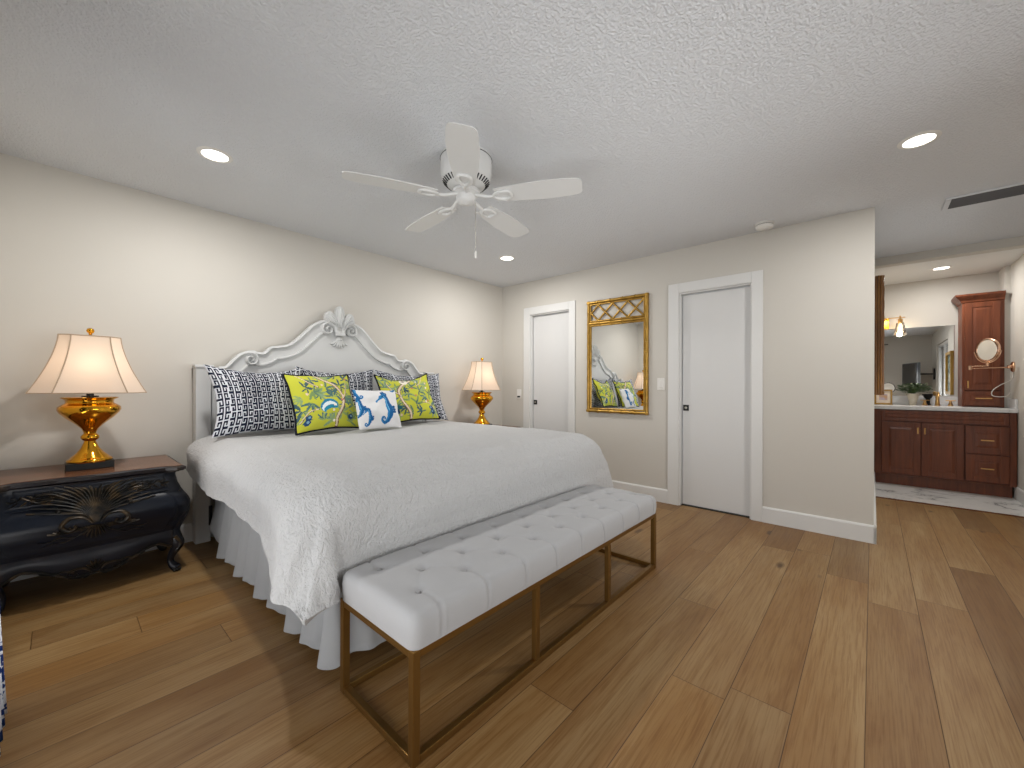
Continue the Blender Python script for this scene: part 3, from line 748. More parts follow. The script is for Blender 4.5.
def paint_seahorse(nx, ny, w, h):
    X, Y = raster(nx, ny, w, h); img = np.tile(srgb('#DEDEDE'), (nx, ny, 1)); S = w/.36
    def horse(ox, oy, k, fl=1):
        f = lambda p: [(ox+fl*a*k*S, oy+c*k*S) for a, c in p]
        body = spline([(-.02, .20), (.015, .215), (.04, .19), (.045, .15), (.055, .11), (.06, .06), (.045, .01), (.02, -.03), (-.01, -.045), (-.035, -.025), (-.03, 0), (-.01, .0), (-.008, -.018)], 6); n = len(body)
        ws = [.034, .05, .046, .05, .064, .056, .042, .03, .024, .02, .016, .013, .009]
        wd = [ws[min(12, i//6)]*k*S for i in range(n)]
        stroke(img, X, Y, f(body), wd, '#2e7fb8'); stroke(img, X, Y, f([(a+.008, c) for a, c in body]), [q*.55 for q in wd], '#1f5f96')
        stroke(img, X, Y, f([(a-.012, c) for a, c in body[8:30]]), .008*k*S, '#6cb1d8')
        stroke(img, X, Y, f([(-.01, .198), (-.05, .172), (-.065, .155)]), [.026*k*S, .014*k*S, .018*k*S], '#2e7fb8')
        for q in ((0, .24), (.02, .25), (.045, .235)): ell(img, X, Y, *f([q])[0], .012*k*S, .018*k*S, .2, '#1f5f96')
        for q in ((.10, .10), (.105, .075), (.10, .05)): ell(img, X, Y, *f([q])[0], .02*k*S, .013*k*S, .2, '#1d5a90')
        ell(img, X, Y, *f([(-.003, .205)])[0], .005*k*S, .005*k*S, 0, '#102a44')
    horse(.21*S, .075*S, .86); horse(.035*S, .265*S, .50, -1); horse(.06*S, .04*S, .45, 1); horse(.33*S, .33*S, .5, 1); horse(.115*S, .335*S, .3, -1); horse(.0*S, .12*S, .5, 1)
    return img
def pillow(name, label, cat, group, loc, w, h, t, yaw, tilt, roll, img, n=(90, 90), pinch=.07, piping=None, back='#161d33', sag=0):
    nx, ny = n; b = new()
    def pos(i, j, side):
        u, v = 2*i/nx-1, 2*j/ny-1
        th = t/2*max(0, (1-u*u))**.5*max(0, (1-v*v))**.5
        th *= 1+.10*noise.noise(Vector((u*1.6+loc[0]*3, v*1.6, loc[1]*5)))
        x = w/2*u*(1-pinch*(1-v*v)); z = h/2*v*(1-min(pinch, .09)*1.1*(1-u*u)) - sag*max(0, v)*(1-u*u)
        fl = .016*noise.noise(Vector((u*2.2+loc[0]*7, v*2.2, 3.3)))
        return Vector((x, -side*th+fl, z))
    F = [[b.verts.new(pos(i, j, 1)) for j in range(ny+1)] for i in range(nx+1)]
    st = 3
    gi = list(range(0, nx+1, st)); gj = list(range(0, ny+1, st))
    fr_faces = [(i, j, b.faces.new((F[i][j], F[i+1][j], F[i+1][j+1], F[i][j+1]))) for i in range(nx) for j in range(ny)]
    Bk = [[F[i][j] if i in (0, nx) or j in (0, ny) else b.verts.new(pos(i, j, -1)) for j in range(ny+1)] for i in range(nx+1)]
    for i in range(nx):
        for j in range(ny): b.faces.new((Bk[i][j], Bk[i][j+1], Bk[i+1][j+1], Bk[i+1][j]))
    edge = [F[i][0].co.copy() for i in range(nx)] + [F[nx][j].co.copy() for j in range(ny)] + [F[i][ny].co.copy() for i in range(nx, 0, -1)] + [F[0][j].co.copy() for j in range(ny, 0, -1)]
    me = bpy.data.meshes.new(name); b.to_mesh(me); b.free(); me.materials.append(M['print'])
    ca = me.color_attributes.new('print', 'FLOAT_COLOR', 'CORNER')
    nF = nx*ny; cols = np.empty((len(me.loops), 4), dtype=np.float32); cols[:] = srgb(back)
    cols[:nF*4] = np.repeat(img.reshape(nF, 4), 4, axis=0)
    ca.data.foreach_set('color', cols.ravel())
    me.polygons.foreach_set('use_smooth', [True]*len(me.polygons))
    rt = Matrix.Translation(loc) @ Matrix.Rotation(yaw, 4, 'Z') @ Matrix.Rotation(-tilt, 4, 'X') @ Matrix.Rotation(roll, 4, 'Y') @ Matrix.Translation((0, 0, h/2*.985))
    o = bpy.data.objects.new(name, me); COL.objects.link(o); me.transform(Matrix.Translation(-Vector(loc)) @ rt); o.location = loc
    tag(o, label, cat, group)
    if piping:
        b = new(); tube(b, [rt @ e for e in edge], .0085, 6, closed=True); obj('piping', b, piping, o, 60)
    return o
ZP = .786
R_ = math.radians
GK = 'greek key sham pillows along the headboard'
wS, hS = .69, .52
for lab, x, y, yw, tl, rl, wd, pn in (
    ('navy and white greek key sham pillow nearest the left post of the headboard', 1.00, 3.26, .10, 19, 0, .67, .15),
    ('navy and white greek key sham pillow in the middle behind the lime cushions', 1.62, 3.37, .0, 14, 0, .70, .12),
    ('navy and white greek key sham pillow at the right end of the headboard', 2.30, 3.27, -.03, 19, 1, .74, .12)):
    pillow('sham_pillow', lab, 'pillow', GK, (x, y, ZP), wd, hS, .17, yw, R_(tl), R_(rl), paint_key(160, 124, wd, hS), (160, 124), pn, back='#1a2138', sag=.03)
GF = 'lime green floral cushions'
pillow('floral_cushion', 'lime green floral cushion with a blue bird shape in front of the left sham pillow', 'cushion', GF, (1.375, 3.06, ZP+.004), .52, .47, .17, .10, R_(24), R_(-1), paint_toile(100, 92, .51, .46, 1), (100, 92), .09, 'navy', '#C2C441')
pillow('floral_cushion', 'lime green floral cushion partly behind the white seahorse cushion', 'cushion', GF, (2.11, 3.05, ZP+.024), .53, .47, .17, -.10, R_(24), R_(-3), paint_toile(100, 92, .52, .46, 3, True), (100, 92), .09, 'navy', '#C2C441', sag=.05)
pillow('seahorse_cushion', 'small white cushion with blue seahorses between the two lime cushions', 'cushion', None, (1.70, 2.90, ZP+.004), .37, .335, .11, -.02, R_(22), R_(1), paint_seahorse(110, 100, .37, .335), (110, 100), .05, None, '#DEDEDE')

# ------------------------------------------------------------------ bench
t = thing('bench', 'long tufted pale grey bench on a brass box frame at the foot of the bed', 'bench', (1.59, 1.235, 0))
x0, x1, y0, y1, q, zt = .695, 2.487, 1.005, 1.468, .026, .345
def bar(name, *a):
    b = new(); box(b, *a, .0025); obj(name, b, 'bench_brass', t)
for x in (x0, x1-q):
    for y in (y0, y1-q): bar('leg', x, x+q, y, y+q, 0, zt)
for k in (1, 2):
    xx = x0+(x1-x0)*k/3-q/2; bar('front_post', xx, xx+q, y0+.001, y0+q-.001, q, zt-q)
for y in (y0, y1-q): bar('floor_rail', x0+q, x1-q, y+.001, y+q-.001, .001, q); bar('top_rail', x0+q, x1-q, y+.001, y+q-.001, zt-q, zt-.001)
for x in (x0, x1-q): bar('floor_cross_rail', x+.001, x+q-.001, y0+q, y1-q, .001, q); bar('top_cross_rail', x+.001, x+q-.001, y0+q, y1-q, zt-q, zt-.001)
cols = [.80+.2025*k for k in range(9)]
BT = [(x, 1.128) for x in cols] + [(x, 1.372) for x in cols] + [(x+.101, 1.25) for x in cols[:-1]]
cx0, cx1, cy0, cy1, cz0, cz1 = x0-.005, x1+.005, y0-.006, y1+.002, zt, .462
def segd(px, py, ax, ay, bx_, by):
    dx, dy = bx_-ax, by-ay; L = dx*dx+dy*dy; tt = max(0, min(1, ((px-ax)*dx+(py-ay)*dy)/L)); return math.hypot(px-ax-tt*dx, py-ay-tt*dy)
SEG = []
for k in range(8):
    for (ax, ay) in ((cols[k], 1.128), (cols[k+1], 1.128), (cols[k], 1.372), (cols[k+1], 1.372)): SEG.append((ax, ay, cols[k]+.101, 1.25))
def top_h(x, y):
    h = 0
    for bx_, by in BT:
        d = math.hypot(x-bx_, y-by)
        if d < .12: h -= .013*math.exp(-(d/.022)**2) + .006*math.exp(-(d/.05)**2)
    for s in SEG:
        if abs(x-s[0]) < .2:
            d = segd(x, y, *s)
            if d < .04: h -= .0022*math.exp(-(d/.009)**2)
    for bx_ in cols:
        if abs(x-bx_) < .04 and (y < 1.128 or y > 1.372): h -= .004*math.exp(-((x-bx_)/.006)**2)
    return h
def cushion():
    b = new(); nx, ny, R0 = 240, 64, .035
    tx0, tx1, ty0, ty1 = cx0, cx1, cy0, cy1
    xs = [tx0+R0+(tx1-tx0-2*R0)*i/(nx-1) for i in range(nx)]; ys = [ty0+R0+(ty1-ty0-2*R0)*j/(ny-1) for j in range(ny)]
    prof = [(R0*math.sin(a), -R0*(1-math.cos(a))) for a in (R_(22), R_(45), R_(68), R_(90))] + [(R0+.002, -.055), (R0+.002, -.08), (R0, -.1), (R0-.003, cz0-cz1)]
    crown = lambda x, y: cz1 + top_h(x, y) - .012*(abs((x-(tx0+tx1)/2)/((tx1-tx0)/2))**10) - .010*(abs((y-(ty0+ty1)/2)/((ty1-ty0)/2))**6)
    G_ = [[b.verts.new((x, y, crown(x, y))) for y in ys] for x in xs]
    for i in range(nx-1):
        for j in range(ny-1): b.faces.new((G_[i][j], G_[i+1][j], G_[i+1][j+1], G_[i][j+1]))
    ring = [(xs[i], ys[0], 0, -1, G_[i][0]) for i in range(nx)]
    ring += [(xs[-1], ys[0], math.sin(a), -math.cos(a), None) for a in (R_(22), R_(45), R_(68))]
    ring += [(xs[-1], ys[j], 1, 0, G_[-1][j]) for j in range(ny)]
    ring += [(xs[-1], ys[-1], math.cos(a), math.sin(a), None) for a in (R_(22), R_(45), R_(68))]
    ring += [(xs[i], ys[-1], 0, 1, G_[i][-1]) for i in range(nx-1, -1, -1)]
    ring += [(xs[0], ys[-1], -math.sin(a), math.cos(a), None) for a in (R_(22), R_(45), R_(68))]
    ring += [(xs[0], ys[j], -1, 0, G_[0][j]) for j in range(ny-1, -1, -1)]
    ring += [(xs[0], ys[0], -math.cos(a), -math.sin(a), None) for a in (R_(22), R_(45), R_(68))]
    prev = None; first = None; rows = []
    last = None
    for (x, y, nx_, ny_, v) in ring:
        if v is None: v = last
        last = v
        row = [v]
        for k, (o, dz) in enumerate(prof):
            seam = 0
            if ny_ != 0 and nx_ == 0:
                for bx_ in cols:
                    if abs(x-bx_) < .03: seam -= .005*math.exp(-((x-bx_)/.005)**2) - .002*math.exp(-((abs(x-bx_)-.013)/.006)**2)
            bulge = .004*noise.noise(Vector((x*7, y*7, dz*9)))*(1 if 0 < k < 7 else 0)
            oo = o+seam*(1 if k < 7 else 0)+bulge
            zz = (v.co.z+dz) if k < 4 else cz1+dz
            row.append(b.verts.new((x+nx_*oo, y+ny_*oo, zz)))
        rows.append(row)
    for A, B in zip(rows, rows[1:]+rows[:1]):
        for k in range(len(A)-1):
            f = [A[k], A[k+1], B[k+1], B[k]]
            f = [q for i_, q in enumerate(f) if q not in f[:i_]]
            if len(f) > 2: b.faces.new(f)
    b.faces.new([r[-1] for r in rows])
    return b
cu = obj('seat_cushion', cushion(), 'bench_fabric', t, 60)
for bx_, by in BT:
    b = new(); z = cz1-.0205; lathe(b, [(.009, z-.004), (.0095, z+.001), (.006, z+.004), (0, z+.005)], (bx_, by, 0), 12); obj('tuft_button', b, 'bench_fabric', cu, 60)

# ------------------------------------------------------------------ bombe nightstand
NX = .135
def nightstand(loc, label):
    X0, Y0 = loc[0], 0
    t = thing('nightstand', label, 'nightstand', (loc[0], 3.40, 0), 0, 'dark carved nightstands')
    yb, yf = 3.655, 3.155
    hwp = [(.61, .352), (.585, .345), (.55, .352), (.50, .368), (.45, .397), (.41, .408), (.37, .400), (.30, .372), (.24, .352), (.20, .345), (.16, .343)]
    def interp(z):
        if z >= hwp[0][0]: return hwp[0][1]
        for (za, a), (zb, c) in zip(hwp, hwp[1:]):
            if za >= z >= zb: f = (za-z)/(za-zb); f = f*f*(3-2*f); return a+(c-a)*f
        return hwp[-1][1]
    bul = lambda z: (interp(z)-.345)*.9
    def fy(x, z):
        u = min(1, abs(x-X0)/interp(z)); return yf - bul(z) - .010*math.cos(u*PI)
    # carcass
    def plan(s, z):
        hw = interp(z); r = .045; y_f = lambda x: fy(x, z)
        if s < .3: return (X0-hw, yb+(yf+r-yb)*s/.3 - bul(z)*(s/.3))
        if s > .7: return (X0+hw, yf+r+(yb-yf-r)*(s-.7)/.3 - bul(z)*(1-(s-.7)/.3))
        a = (s-.3)/.4
        if a < .12: th = a/.12*PI/2; return (X0-hw+r*(1-math.cos(th)), y_f(X0-hw+r)+r*(1-math.sin(th)))
        if a > .88: th = (1-a)/.12*PI/2; return (X0+hw-r*(1-math.cos(th)), y_f(X0+hw-r)+r*(1-math.sin(th)))
        x = X0-hw+r+(2*hw-2*r)*(a-.12)/.76; return (x, y_f(x))
    b = new(); nz, ns = 30, 81
    V = []
    for i in range(ns):
        s = i/(ns-1); row = []
        for j in range(nz):
            z = .61+(.245-.61)*j/(nz-1); x, y = plan(s, z); row.append(b.verts.new((x, y, z)))
        V.append(row)
    for A, B in zip(V, V[1:]):
        for j in range(nz-1): b.faces.new((A[j], A[j+1], B[j+1], B[j]))
    for j in range(nz-1): b.faces.new((V[-1][j], V[-1][j+1], V[0][j+1], V[0][j]))
    b.faces.new([r[0] for r in V]); b.faces.new([r[-1] for r in V][::-1])
    obj('body', b, 'lacquer', t, 50)
    # top: brown panel with dark moulded edge and canted corners
    def tplan(o): return [(X0-.368-o, yb+.012), (X0-.368-o, 3.20), (X0-.375-o, 3.125-o), (X0-.335-o*.6, 3.112-o), (X0-.29, 3.145-o), (X0-.14, 3.150-o), (X0, 3.135-o), (X0+.14, 3.150-o), (X0+.29, 3.145-o), (X0+.335+o*.6, 3.112-o), (X0+.375+o, 3.125-o), (X0+.368+o, 3.20), (X0+.368+o, yb+.012)]
    b = new()
    for (o0, za, o1, zb) in ((-.022, .606, -.018, .613), (-.004, .613, .002, .620), (.006, .620, .008, .636), (.004, .636, -.006, .6435)):
        A = [b.verts.new((x, y, za)) for x, y in tplan(o0)]; B = [b.verts.new((x, y, zb)) for x, y in tplan(o1)]; n = len(A)
        b.faces.new(A[::-1]); b.faces.new(B)
        for i in range(n): b.faces.new((A[i], A[(i+1) % n], B[(i+1) % n], B[i]))
    obj('top_moulding', b, 'lacquer', t)
    b = new(); prism(b, tplan(-.008), lambda u, v, d: (u, v, d), .6425, .646); obj('top_panel', b, 'walnut', t)
    # drawer fronts as raised bowed panels
    def front_panel(xi, za, zb, th, cut=0):
        b = new(); nx, nz = 60, 14
        def f(u, v):
            z = za+(zb-za)*v; hw = min(interp(z)-.055, xi)-cut*abs(2*v-1)**3; x = X0+(2*u-1)*hw
            e = min(min(u, 1-u)*2*hw/.012, min(v, 1-v)*(zb-za)/.012, 1); return (x, fy(x, z)+.003-th*math.sin(e*PI/2), z)
        grid(b, nx, nz, f); return b
    d1 = obj('upper_drawer', front_panel(.31, .512, .604, .008), 'lacquer', t, 40)
    d2 = obj('lower_drawer', front_panel(.345, .262, .500, .010, .02), 'lacquer', t, 40)
    sf = lambda x, z: fy(x, z)-.006
    # carving: plume of leaves rising from the lower drawer, scrolls and garlands
    b = new()
    for k in range(23):
        a = R_(-80+160*k/22); L = (.20 if abs(a) < .5 else .235)*(1-.05*(k % 2)); sx = math.sin(a)
        top = (X0+L*sx*1.05, min(.597, .40+L*math.cos(a)*.9+.05*abs(sx)))
        pts = bez((X0+.012*sx, .40), (X0+.02*sx, .47), (X0+.08*sx, .40+.165*math.cos(a)+.03), top, 12)
        ridge(b, pts, [.006+.011*math.sin(PI*(.2+.75*i/11)) for i in range(12)], [.008+.006*math.sin(PI*i/11) for i in range(12)], sf)
    obj('leaf_plume', b, 'carving', d2, 60)
    for s in (-1, 1):
        b = new()
        ridge(b, [(X0+s*u, v) for u, v in spline([(.015, .40), (.05, .435), (.10, .435), (.125, .40), (.10, .372), (.075, .385), (.08, .402)], 5)], [.012+.012*math.sin(PI*i/30) for i in range(31)], .016, sf)
        for k in range(5):
            z = .365-.006*k; ridge(b, bez((X0+s*(.03+.01*k), .385), (X0+s*.06, .36), (X0+s*(.08+.012*k), .36), (X0+s*(.10+.018*k), z+.03), 8), .011, .010, sf)
        ridge(b, [(X0+s*u, v) for u, v in spline([(.03, .36), (.08, .335), (.13, .345), (.17, .33), (.205, .337)], 5)], [.012-.008*i/20 for i in range(21)], .009, sf)
        ridge(b, [(X0+s*u, v) for u, v in spline([(.06, .345), (.11, .315), (.15, .318), (.19, .305)], 5)], [.010-.006*i/15 for i in range(16)], .008, sf)
        obj('scroll_carving', b, 'carving', d2, 60)
    b = new()
    for k in range(9):
        a = R_(-70+140*k/8); ridge(b, [(X0+.02*math.sin(a), .385), (X0+.05*math.sin(a), .385-.05*math.cos(a)), (X0+.06*math.sin(a), .385-.075*math.cos(a))], [.008, .012, .004], .010, sf)
    obj('fan_carving', b, 'carving', d2, 60)
    for s in (-1, 1):
        b = new()
        ridge(b, [(X0+s*u, v) for u, v in spline([(.12, .548), (.16, .568), (.20, .566), (.225, .548), (.20, .532), (.175, .54)], 5)], [.014]*26, .014, sf)
        ridge(b, [(X0+s*u, v) for u, v in spline([(.10, .535), (.16, .55), (.22, .545), (.255, .56), (.285, .545), (.305, .55)], 5)], [.016-.010*i/25 for i in range(26)], .010, sf)
        for k in range(6): ridge(b, bez((X0+s*(.13+.028*k), .552), (X0+s*(.14+.028*k), .57), (X0+s*(.15+.028*k), .575-.002*k), (X0+s*(.165+.025*k), .582-.004*k), 7), [.005, .010, .012, .011, .008, .006, .003], .010, sf)
        for k in range(5): ridge(b, bez((X0+s*(.15+.03*k), .545), (X0+s*(.155+.03*k), .535), (X0+s*(.165+.03*k), .527), (X0+s*(.18+.028*k), .524), 7), [.004, .009, .010, .009, .007, .005, .003], .009, sf)
        obj('garland_carving', b, 'carving', d1, 60)
    # gold-worn rib between the drawers
    b = new(); pts = [(X0-.305+.61*i/40, .506) for i in range(41)]; ridge(b, pts, .010, .010, lambda x, z: fy(x, z)); obj('drawer_rib', b, 'lacquer', t, 60)
    for s in (-1, 1):
        b = new(); lathe(b, [(.011, 0), (.011, -.006), (.006, -.012), (.009, -.02), (.005, -.025), (0, -.026)], (X0+s*.135, fy(X0+s*.135, .478)-.008, .478), 14, axis='y'); obj('knob', b, 'carving', d2, 60)
    # apron with scalloped lower edge
    def low(u): a = abs(u); return .105+.075*max(0, math.sin(min(1, max(0, (a-.18)/.62))*PI/2))**2 - .035*max(0, (a-.82)/.18)
    b = new(); n = 60
    V = []
    for i in range(n+1):
        u = 2*i/n-1; x = X0+u*.325; zl = low(u)
        V.append([b.verts.new((x, fy(x, .22)+.004+dy, z)) for dy, z in ((0, .262), (-.014, .25), (-.017, (zl+.25)/2), (-.012, zl+.012), (-.006, zl), (.018, zl), (.018, .262))])
    for A, B in zip(V, V[1:]):
        for k in range(7): b.faces.new((A[k], A[(k+1) % 7], B[(k+1) % 7], B[k]))
    b.faces.new(V[0]); b.faces.new(V[-1][::-1]); ap = obj('apron', b, 'lacquer', t, 50)
    b = new(); sa = lambda x, z: fy(x, .22)-.010
    ridge(b, [(X0+(2*i/60-1)*.32, low(2*i/60-1)+.010) for i in range(61)], .016, .009, sa)
    for s in (-1, 1):
        ridge(b, [(X0+s*u, v) for u, v in spline([(.02, .135), (.05, .155), (.09, .15), (.10, .13), (.08, .118), (.065, .128)], 5)], .014, .014, sa)
        ridge(b, [(X0+s*u, v) for u, v in spline([(.08, .14), (.12, .158), (.155, .15), (.20, .168)], 5)], [.016-.010*i/15 for i in range(16)], .011, sa)
        for k in range(4): ridge(b, bez((X0+s*.015, .125), (X0+s*(.02+.01*k), .11), (X0+s*(.03+.014*k), .105), (X0+s*(.045+.018*k), .103+.004*k), 7), .010, .010, sa)
    for k in range(5):
        a = R_(-56+28*k); ridge(b, [(X0, .135), (X0+.025*math.sin(a), .135+.035*math.cos(a)), (X0+.042*math.sin(a), .135+.058*math.cos(a))], [.008, .017, .005], .014, sa)
    obj('apron_carving', b, 'carving', ap, 60)
    # side aprons
    for s in (-1, 1):
        b = new(); pts = [(3.20, .262), (3.20, .17)] + [(3.22+.42*i/12, .17+.05*math.sin(PI*i/12)) for i in range(13)] + [(3.655, .17), (3.655, .262)]
        prism(b, pts, lambda u, v, d: (d, u, v), X0+s*.34, X0+s*.322); obj('side_apron', b, 'lacquer', t)
    # cabriole legs
    for s in (-1, 1):
        for fr_ in (1, 0):
            yy = (yf+.03) if fr_ else yb-.045; k = -1 if fr_ else .15
            b = new()
            path = [(.338, .012, .52, .020), (.356, -.004, .47, .026), (.380, -.022, .42, .030), (.376, -.022, .36, .030), (.355, -.010, .30, .027), (.340, .0, .25, .026), (.345, -.008, .20, .031), (.352, -.014, .165, .033), (.342, -.006, .13, .026), (.326, .006, .09, .019), (.322, .008, .06, .017), (.330, -.002, .035, .021), (.346, -.016, .018, .024), (.356, -.026, .006, .018)]
            if not fr_: path = [(a, 0 if i < 9 else .0, z, r) for i, (a, o, z, r) in enumerate(path)]
            sp = spline(path, 4)
            tube(b, [(X0+s*a, yy+o*(1 if fr_ else 0), max(z, r*.72+.0)) for a, o, z, r in sp], [r for *_, r in sp], 14)
            for v in b.verts: v.co.z = max(v.co.z, 0)
            lg = obj('leg', b, 'lacquer', t, 60)
            if fr_:
                for kk in range(3):
                    b = new(); lathe(b, [(.0, -.010), (.008, -.004), (.009, .004), (0, .010)], (X0+s*(.345+.012*(kk-1)), yy-.045+abs(kk-1)*.004, .012), 10, axis='y'); obj('claw', b, 'carving', lg, 60)
                b = new(); ridge(b, [(X0+s*u, v) for u, v in spline([(.335, .215), (.352, .19), (.362, .165), (.352, .14), (.338, .125)], 4)], .022, .012, lambda x, z: yy-.036); obj('knee_carving', b, 'carving', lg, 60)
                b = new(); ridge(b, [(X0+s*u, v) for u, v in spline([(.352, .49), (.375, .44), (.383, .40), (.368, .34), (.352, .29)], 4)], .020, .010, lambda x, z: yy-.036+.02*abs(z-.4)*4); obj('leg_carving', b, 'carving', lg, 60)
    return t
ns = nightstand((NX, 0), 'dark navy black carved bombe nightstand with a brown top to the left of the bed')
dup(ns, (3.30, 3.40, 0), 'dark carved nightstand hidden behind the bed under the lamp by the corner')

# ------------------------------------------------------------------ table lamps
def lamp(x, y, z0, label):
    t = thing('table_lamp', label, 'table lamp', (x, y, z0), 0, 'gold urn table lamps')
    b = new(); box(b, x-.098, x+.098, y-.075, y+.075, z0, z0+.042, .003); obj('plinth', b, 'black', t)
    z = z0+.040
    prof = [(.092, 0), (.096, .006), (.094, .014), (.084, .020), (.078, .028), (.058, .048), (.038, .078), (.027, .108), (.024, .118), (.032, .124), (.039, .134), (.039, .146), (.031, .156), (.026, .162), (.029, .174), (.036, .190), (.058, .215), (.098, .252), (.124, .282), (.132, .300), (.130, .316), (.116, .328), (.102, .336), (.099, .346), (.103, .358), (.118, .366), (.120, .371), (.110, .373), (.02, .372)]
    b = new(); lathe(b, prof, (x, y, z), 48); obj('urn_base', b, 'gold', t, 50)
    b = new(); tube(b, [(x, y, z+.36), (x, y, z+.43)], .016, 16); tube(b, [(x, y, z+.370), (x, y, z+.380)], .036, 20); obj('socket', b, 'black', t, 60)
    # shade: cut-corner rectangle, flared
    zb, ztop = z0+.437, z0+.763
    def plan(k, hw, hd):
        cw, cd = hw*.62, hd*.50
        P_ = [(-cw, -hd), (cw, -hd), (hw, -cd), (hw, cd), (cw, hd), (-cw, hd), (-hw, cd), (-hw, -cd)]
        return P_[k]
    def half_w(v): f = v; s = (1-f)**1.55; return .125+(.236-.125)*s, .078+(.152-.078)*s
    b = new(); nv = 18
    rows = []
    for j in range(nv):
        v = j/(nv-1); hw, hd = half_w(v); ring = []
        for k in range(8):
            p, q_ = plan(k, hw, hd), plan((k+1) % 8, hw, hd)
            for m in range(6): ring.append(b.verts.new((x+p[0]+(q_[0]-p[0])*m/6, y+p[1]+(q_[1]-p[1])*m/6, zb+(ztop-zb)*v)))
        rows.append(ring)
    for A, B in zip(rows, rows[1:]):
        for k in range(48): b.faces.new((A[k], A[(k+1) % 48], B[(k+1) % 48], B[k]))
    sh_ = obj('lamp_shade', b, 'shade', t, 20)
    b = new()
    for k in range(8): tube(b, [(x+plan(k, *half_w(v/12))[0], y+plan(k, *half_w(v/12))[1], zb+(ztop-zb)*v/12) for v in range(13)], .0034, 6)
    for v in (0, 1): tube(b, [(x+plan(k, *half_w(v))[0], y+plan(k, *half_w(v))[1], zb+(ztop-zb)*v) for k in range(8)], .0032, 6, closed=True)
    obj('braid_trim', b, 'shade_trim', sh_)
    b = new(); tube(b, [(x-.11, y, ztop-.004), (x+.11, y, ztop-.004)], .002, 6); tube(b, [(x, y-.07, ztop-.004), (x, y+.07, ztop-.004)], .002, 6); tube(b, [(x, y, ztop-.02), (x, y, ztop+.012)], .004, 8); obj('spider', b, 'brass', t)
    b = new(); lathe(b, [(.006, ztop+.008), (.008, ztop+.014), (.006, ztop+.017), (.014, ztop+.024), (.018, ztop+.034), (.014, ztop+.046), (0, ztop+.051)], (x, y, 0), 20); obj('finial', b, 'gold', t, 60)
    b = new(); lathe(b, [(.012, z+.43), (.014, z+.45), (.03, z+.49), (.03, z+.51), (.018, z+.532), (0, z+.538)], (x, y, 0), 16); obj('bulb', b, 'bulb', t, 60)
    l = bpy.data.lights.new('lamp_bulb_light', 'POINT'); l.energy = P_LAMP; l.color = (1, .86, .70); l.shadow_soft_size = .05
    o = bpy.data.objects.new('lamp_bulb_light', l); COL.objects.link(o); o.parent = t; o.location = (0, 0, .575)
    return t
lp = lamp(.122, 3.40, .646, 'gold urn table lamp with a cream shade on the dark nightstand at left')
dup(lp, (3.285, 3.40, .646), 'gold urn table lamp with a cream shade beyond the bed beside the far door')

# ------------------------------------------------------------------ curtain at the left edge
def curtain():
    b = new(); ny, nz = 90, 30; y0, y1 = 1.86, 2.262
    def f(u, v):
        z = 2.2*(1-v)+.015; fl = .025+.025*v
        y = y0+(y1-y0)*u; x = XL+.072+fl*.9*math.sin(u*2*PI*5+.8)+.030*v**3
        return Vector((x, y, z))
    grid(b, ny, nz, f); bmesh.ops.solidify(b, geom=list(b.faces), thickness=.003); return b
def mat_blueprint():
    t = NT('blue_print_cotton'); v = t.obj(); n = t.noise(v, 16, 3, .6, 1.5)
    t.set(t.mix(t.ramp(n, [(.50, (0, 0, 0, 1)), (.53, (1, 1, 1, 1))]), lin('#E4E6EA'), lin('#2c4a86')), .9, spec=.15); return t.m
M['blueprint'] = mat_blueprint()
t = thing('curtain', 'white curtain with a blue print hanging at the left edge of the view', 'curtain', (XL+.09, 2.06, 0))
obj('fabric_panel', curtain(), 'blueprint', t, 80)
b = new(); tube(b, [(XL+.09, -.3, 2.235), (XL+.09, 2.3, 2.235)], .012, 12); obj('curtain_rod', b, 'black', t, 60)
for y in (-.2, 2.2):
    b = new(); box(b, XL, XL+.10, y-.008, y+.008, 2.225, 2.245, .002); obj('rod_bracket', b, 'black', t)

# ------------------------------------------------------------------ bathroom
VX = 6.45; ZV = .88
def panel(b, x, y0, y1, z0, z1, st=.052, th=.02):
    """raised-panel door or drawer front, front face at x facing -X"""
    box(b, x+.006, x+th, y0+.004, y1-.004, z0+.004, z1-.004)
    box(b, x, x+th, y0, y0+st, z0, z1, .003); box(b, x, x+th, y1-st, y1, z0, z1, .003)
    box(b, x+.0005, x+th, y0+st, y1-st, z0, z0+st, .003); box(b, x+.0005, x+th, y0+st, y1-st, z1-st, z1, .003)
    ya, yb_, za, zb = y0+st+.006, y1-st-.006, z0+st+.006, z1-st-.006; g = min(.022, (zb-za)*.3)
    A = [b.verts.new((x+.007, y, z)) for y, z in ((ya, za), (yb_, za), (yb_, zb), (ya, zb))]
    B = [b.verts.new((x+.001, y, z)) for y, z in ((ya+g, za+g), (yb_-g, za+g), (yb_-g, zb-g), (ya+g, zb-g))]
    for i in range(4): b.faces.new((A[i], A[(i+1) % 4], B[(i+1) % 4], B[i]))
    b.faces.new(B)
def pull(parent, x, y, z, L, vertical):
    b = new(); v = Vector((0, 0, L/2)) if vertical else Vector((0, L/2, 0)); c = Vector((x-.026, y, z))
    tube(b, [c-v, c+v], .0065, 10)
    for s in (-.8, .8): tube(b, [c+v*s, c+v*s+Vector((.028, 0, 0))], .0045, 8)
    obj('handle', b, 'brass', parent, 60)
t = thing('vanity_cabinet', 'dark cherry wood bathroom vanity with two doors and two drawers under the white counter', 'cabinet', (6.75, -.555, 0))
b = new(); y0, y1 = -1.094, -.016
box(b, VX+.02, 7.04, y0, y1, .13, ZV-.004, .002); box(b, VX, VX+.022, y0, y0+.05, .12, ZV-.004, .002); box(b, VX, VX+.022, y1-.06, y1, .12, ZV-.004, .002)
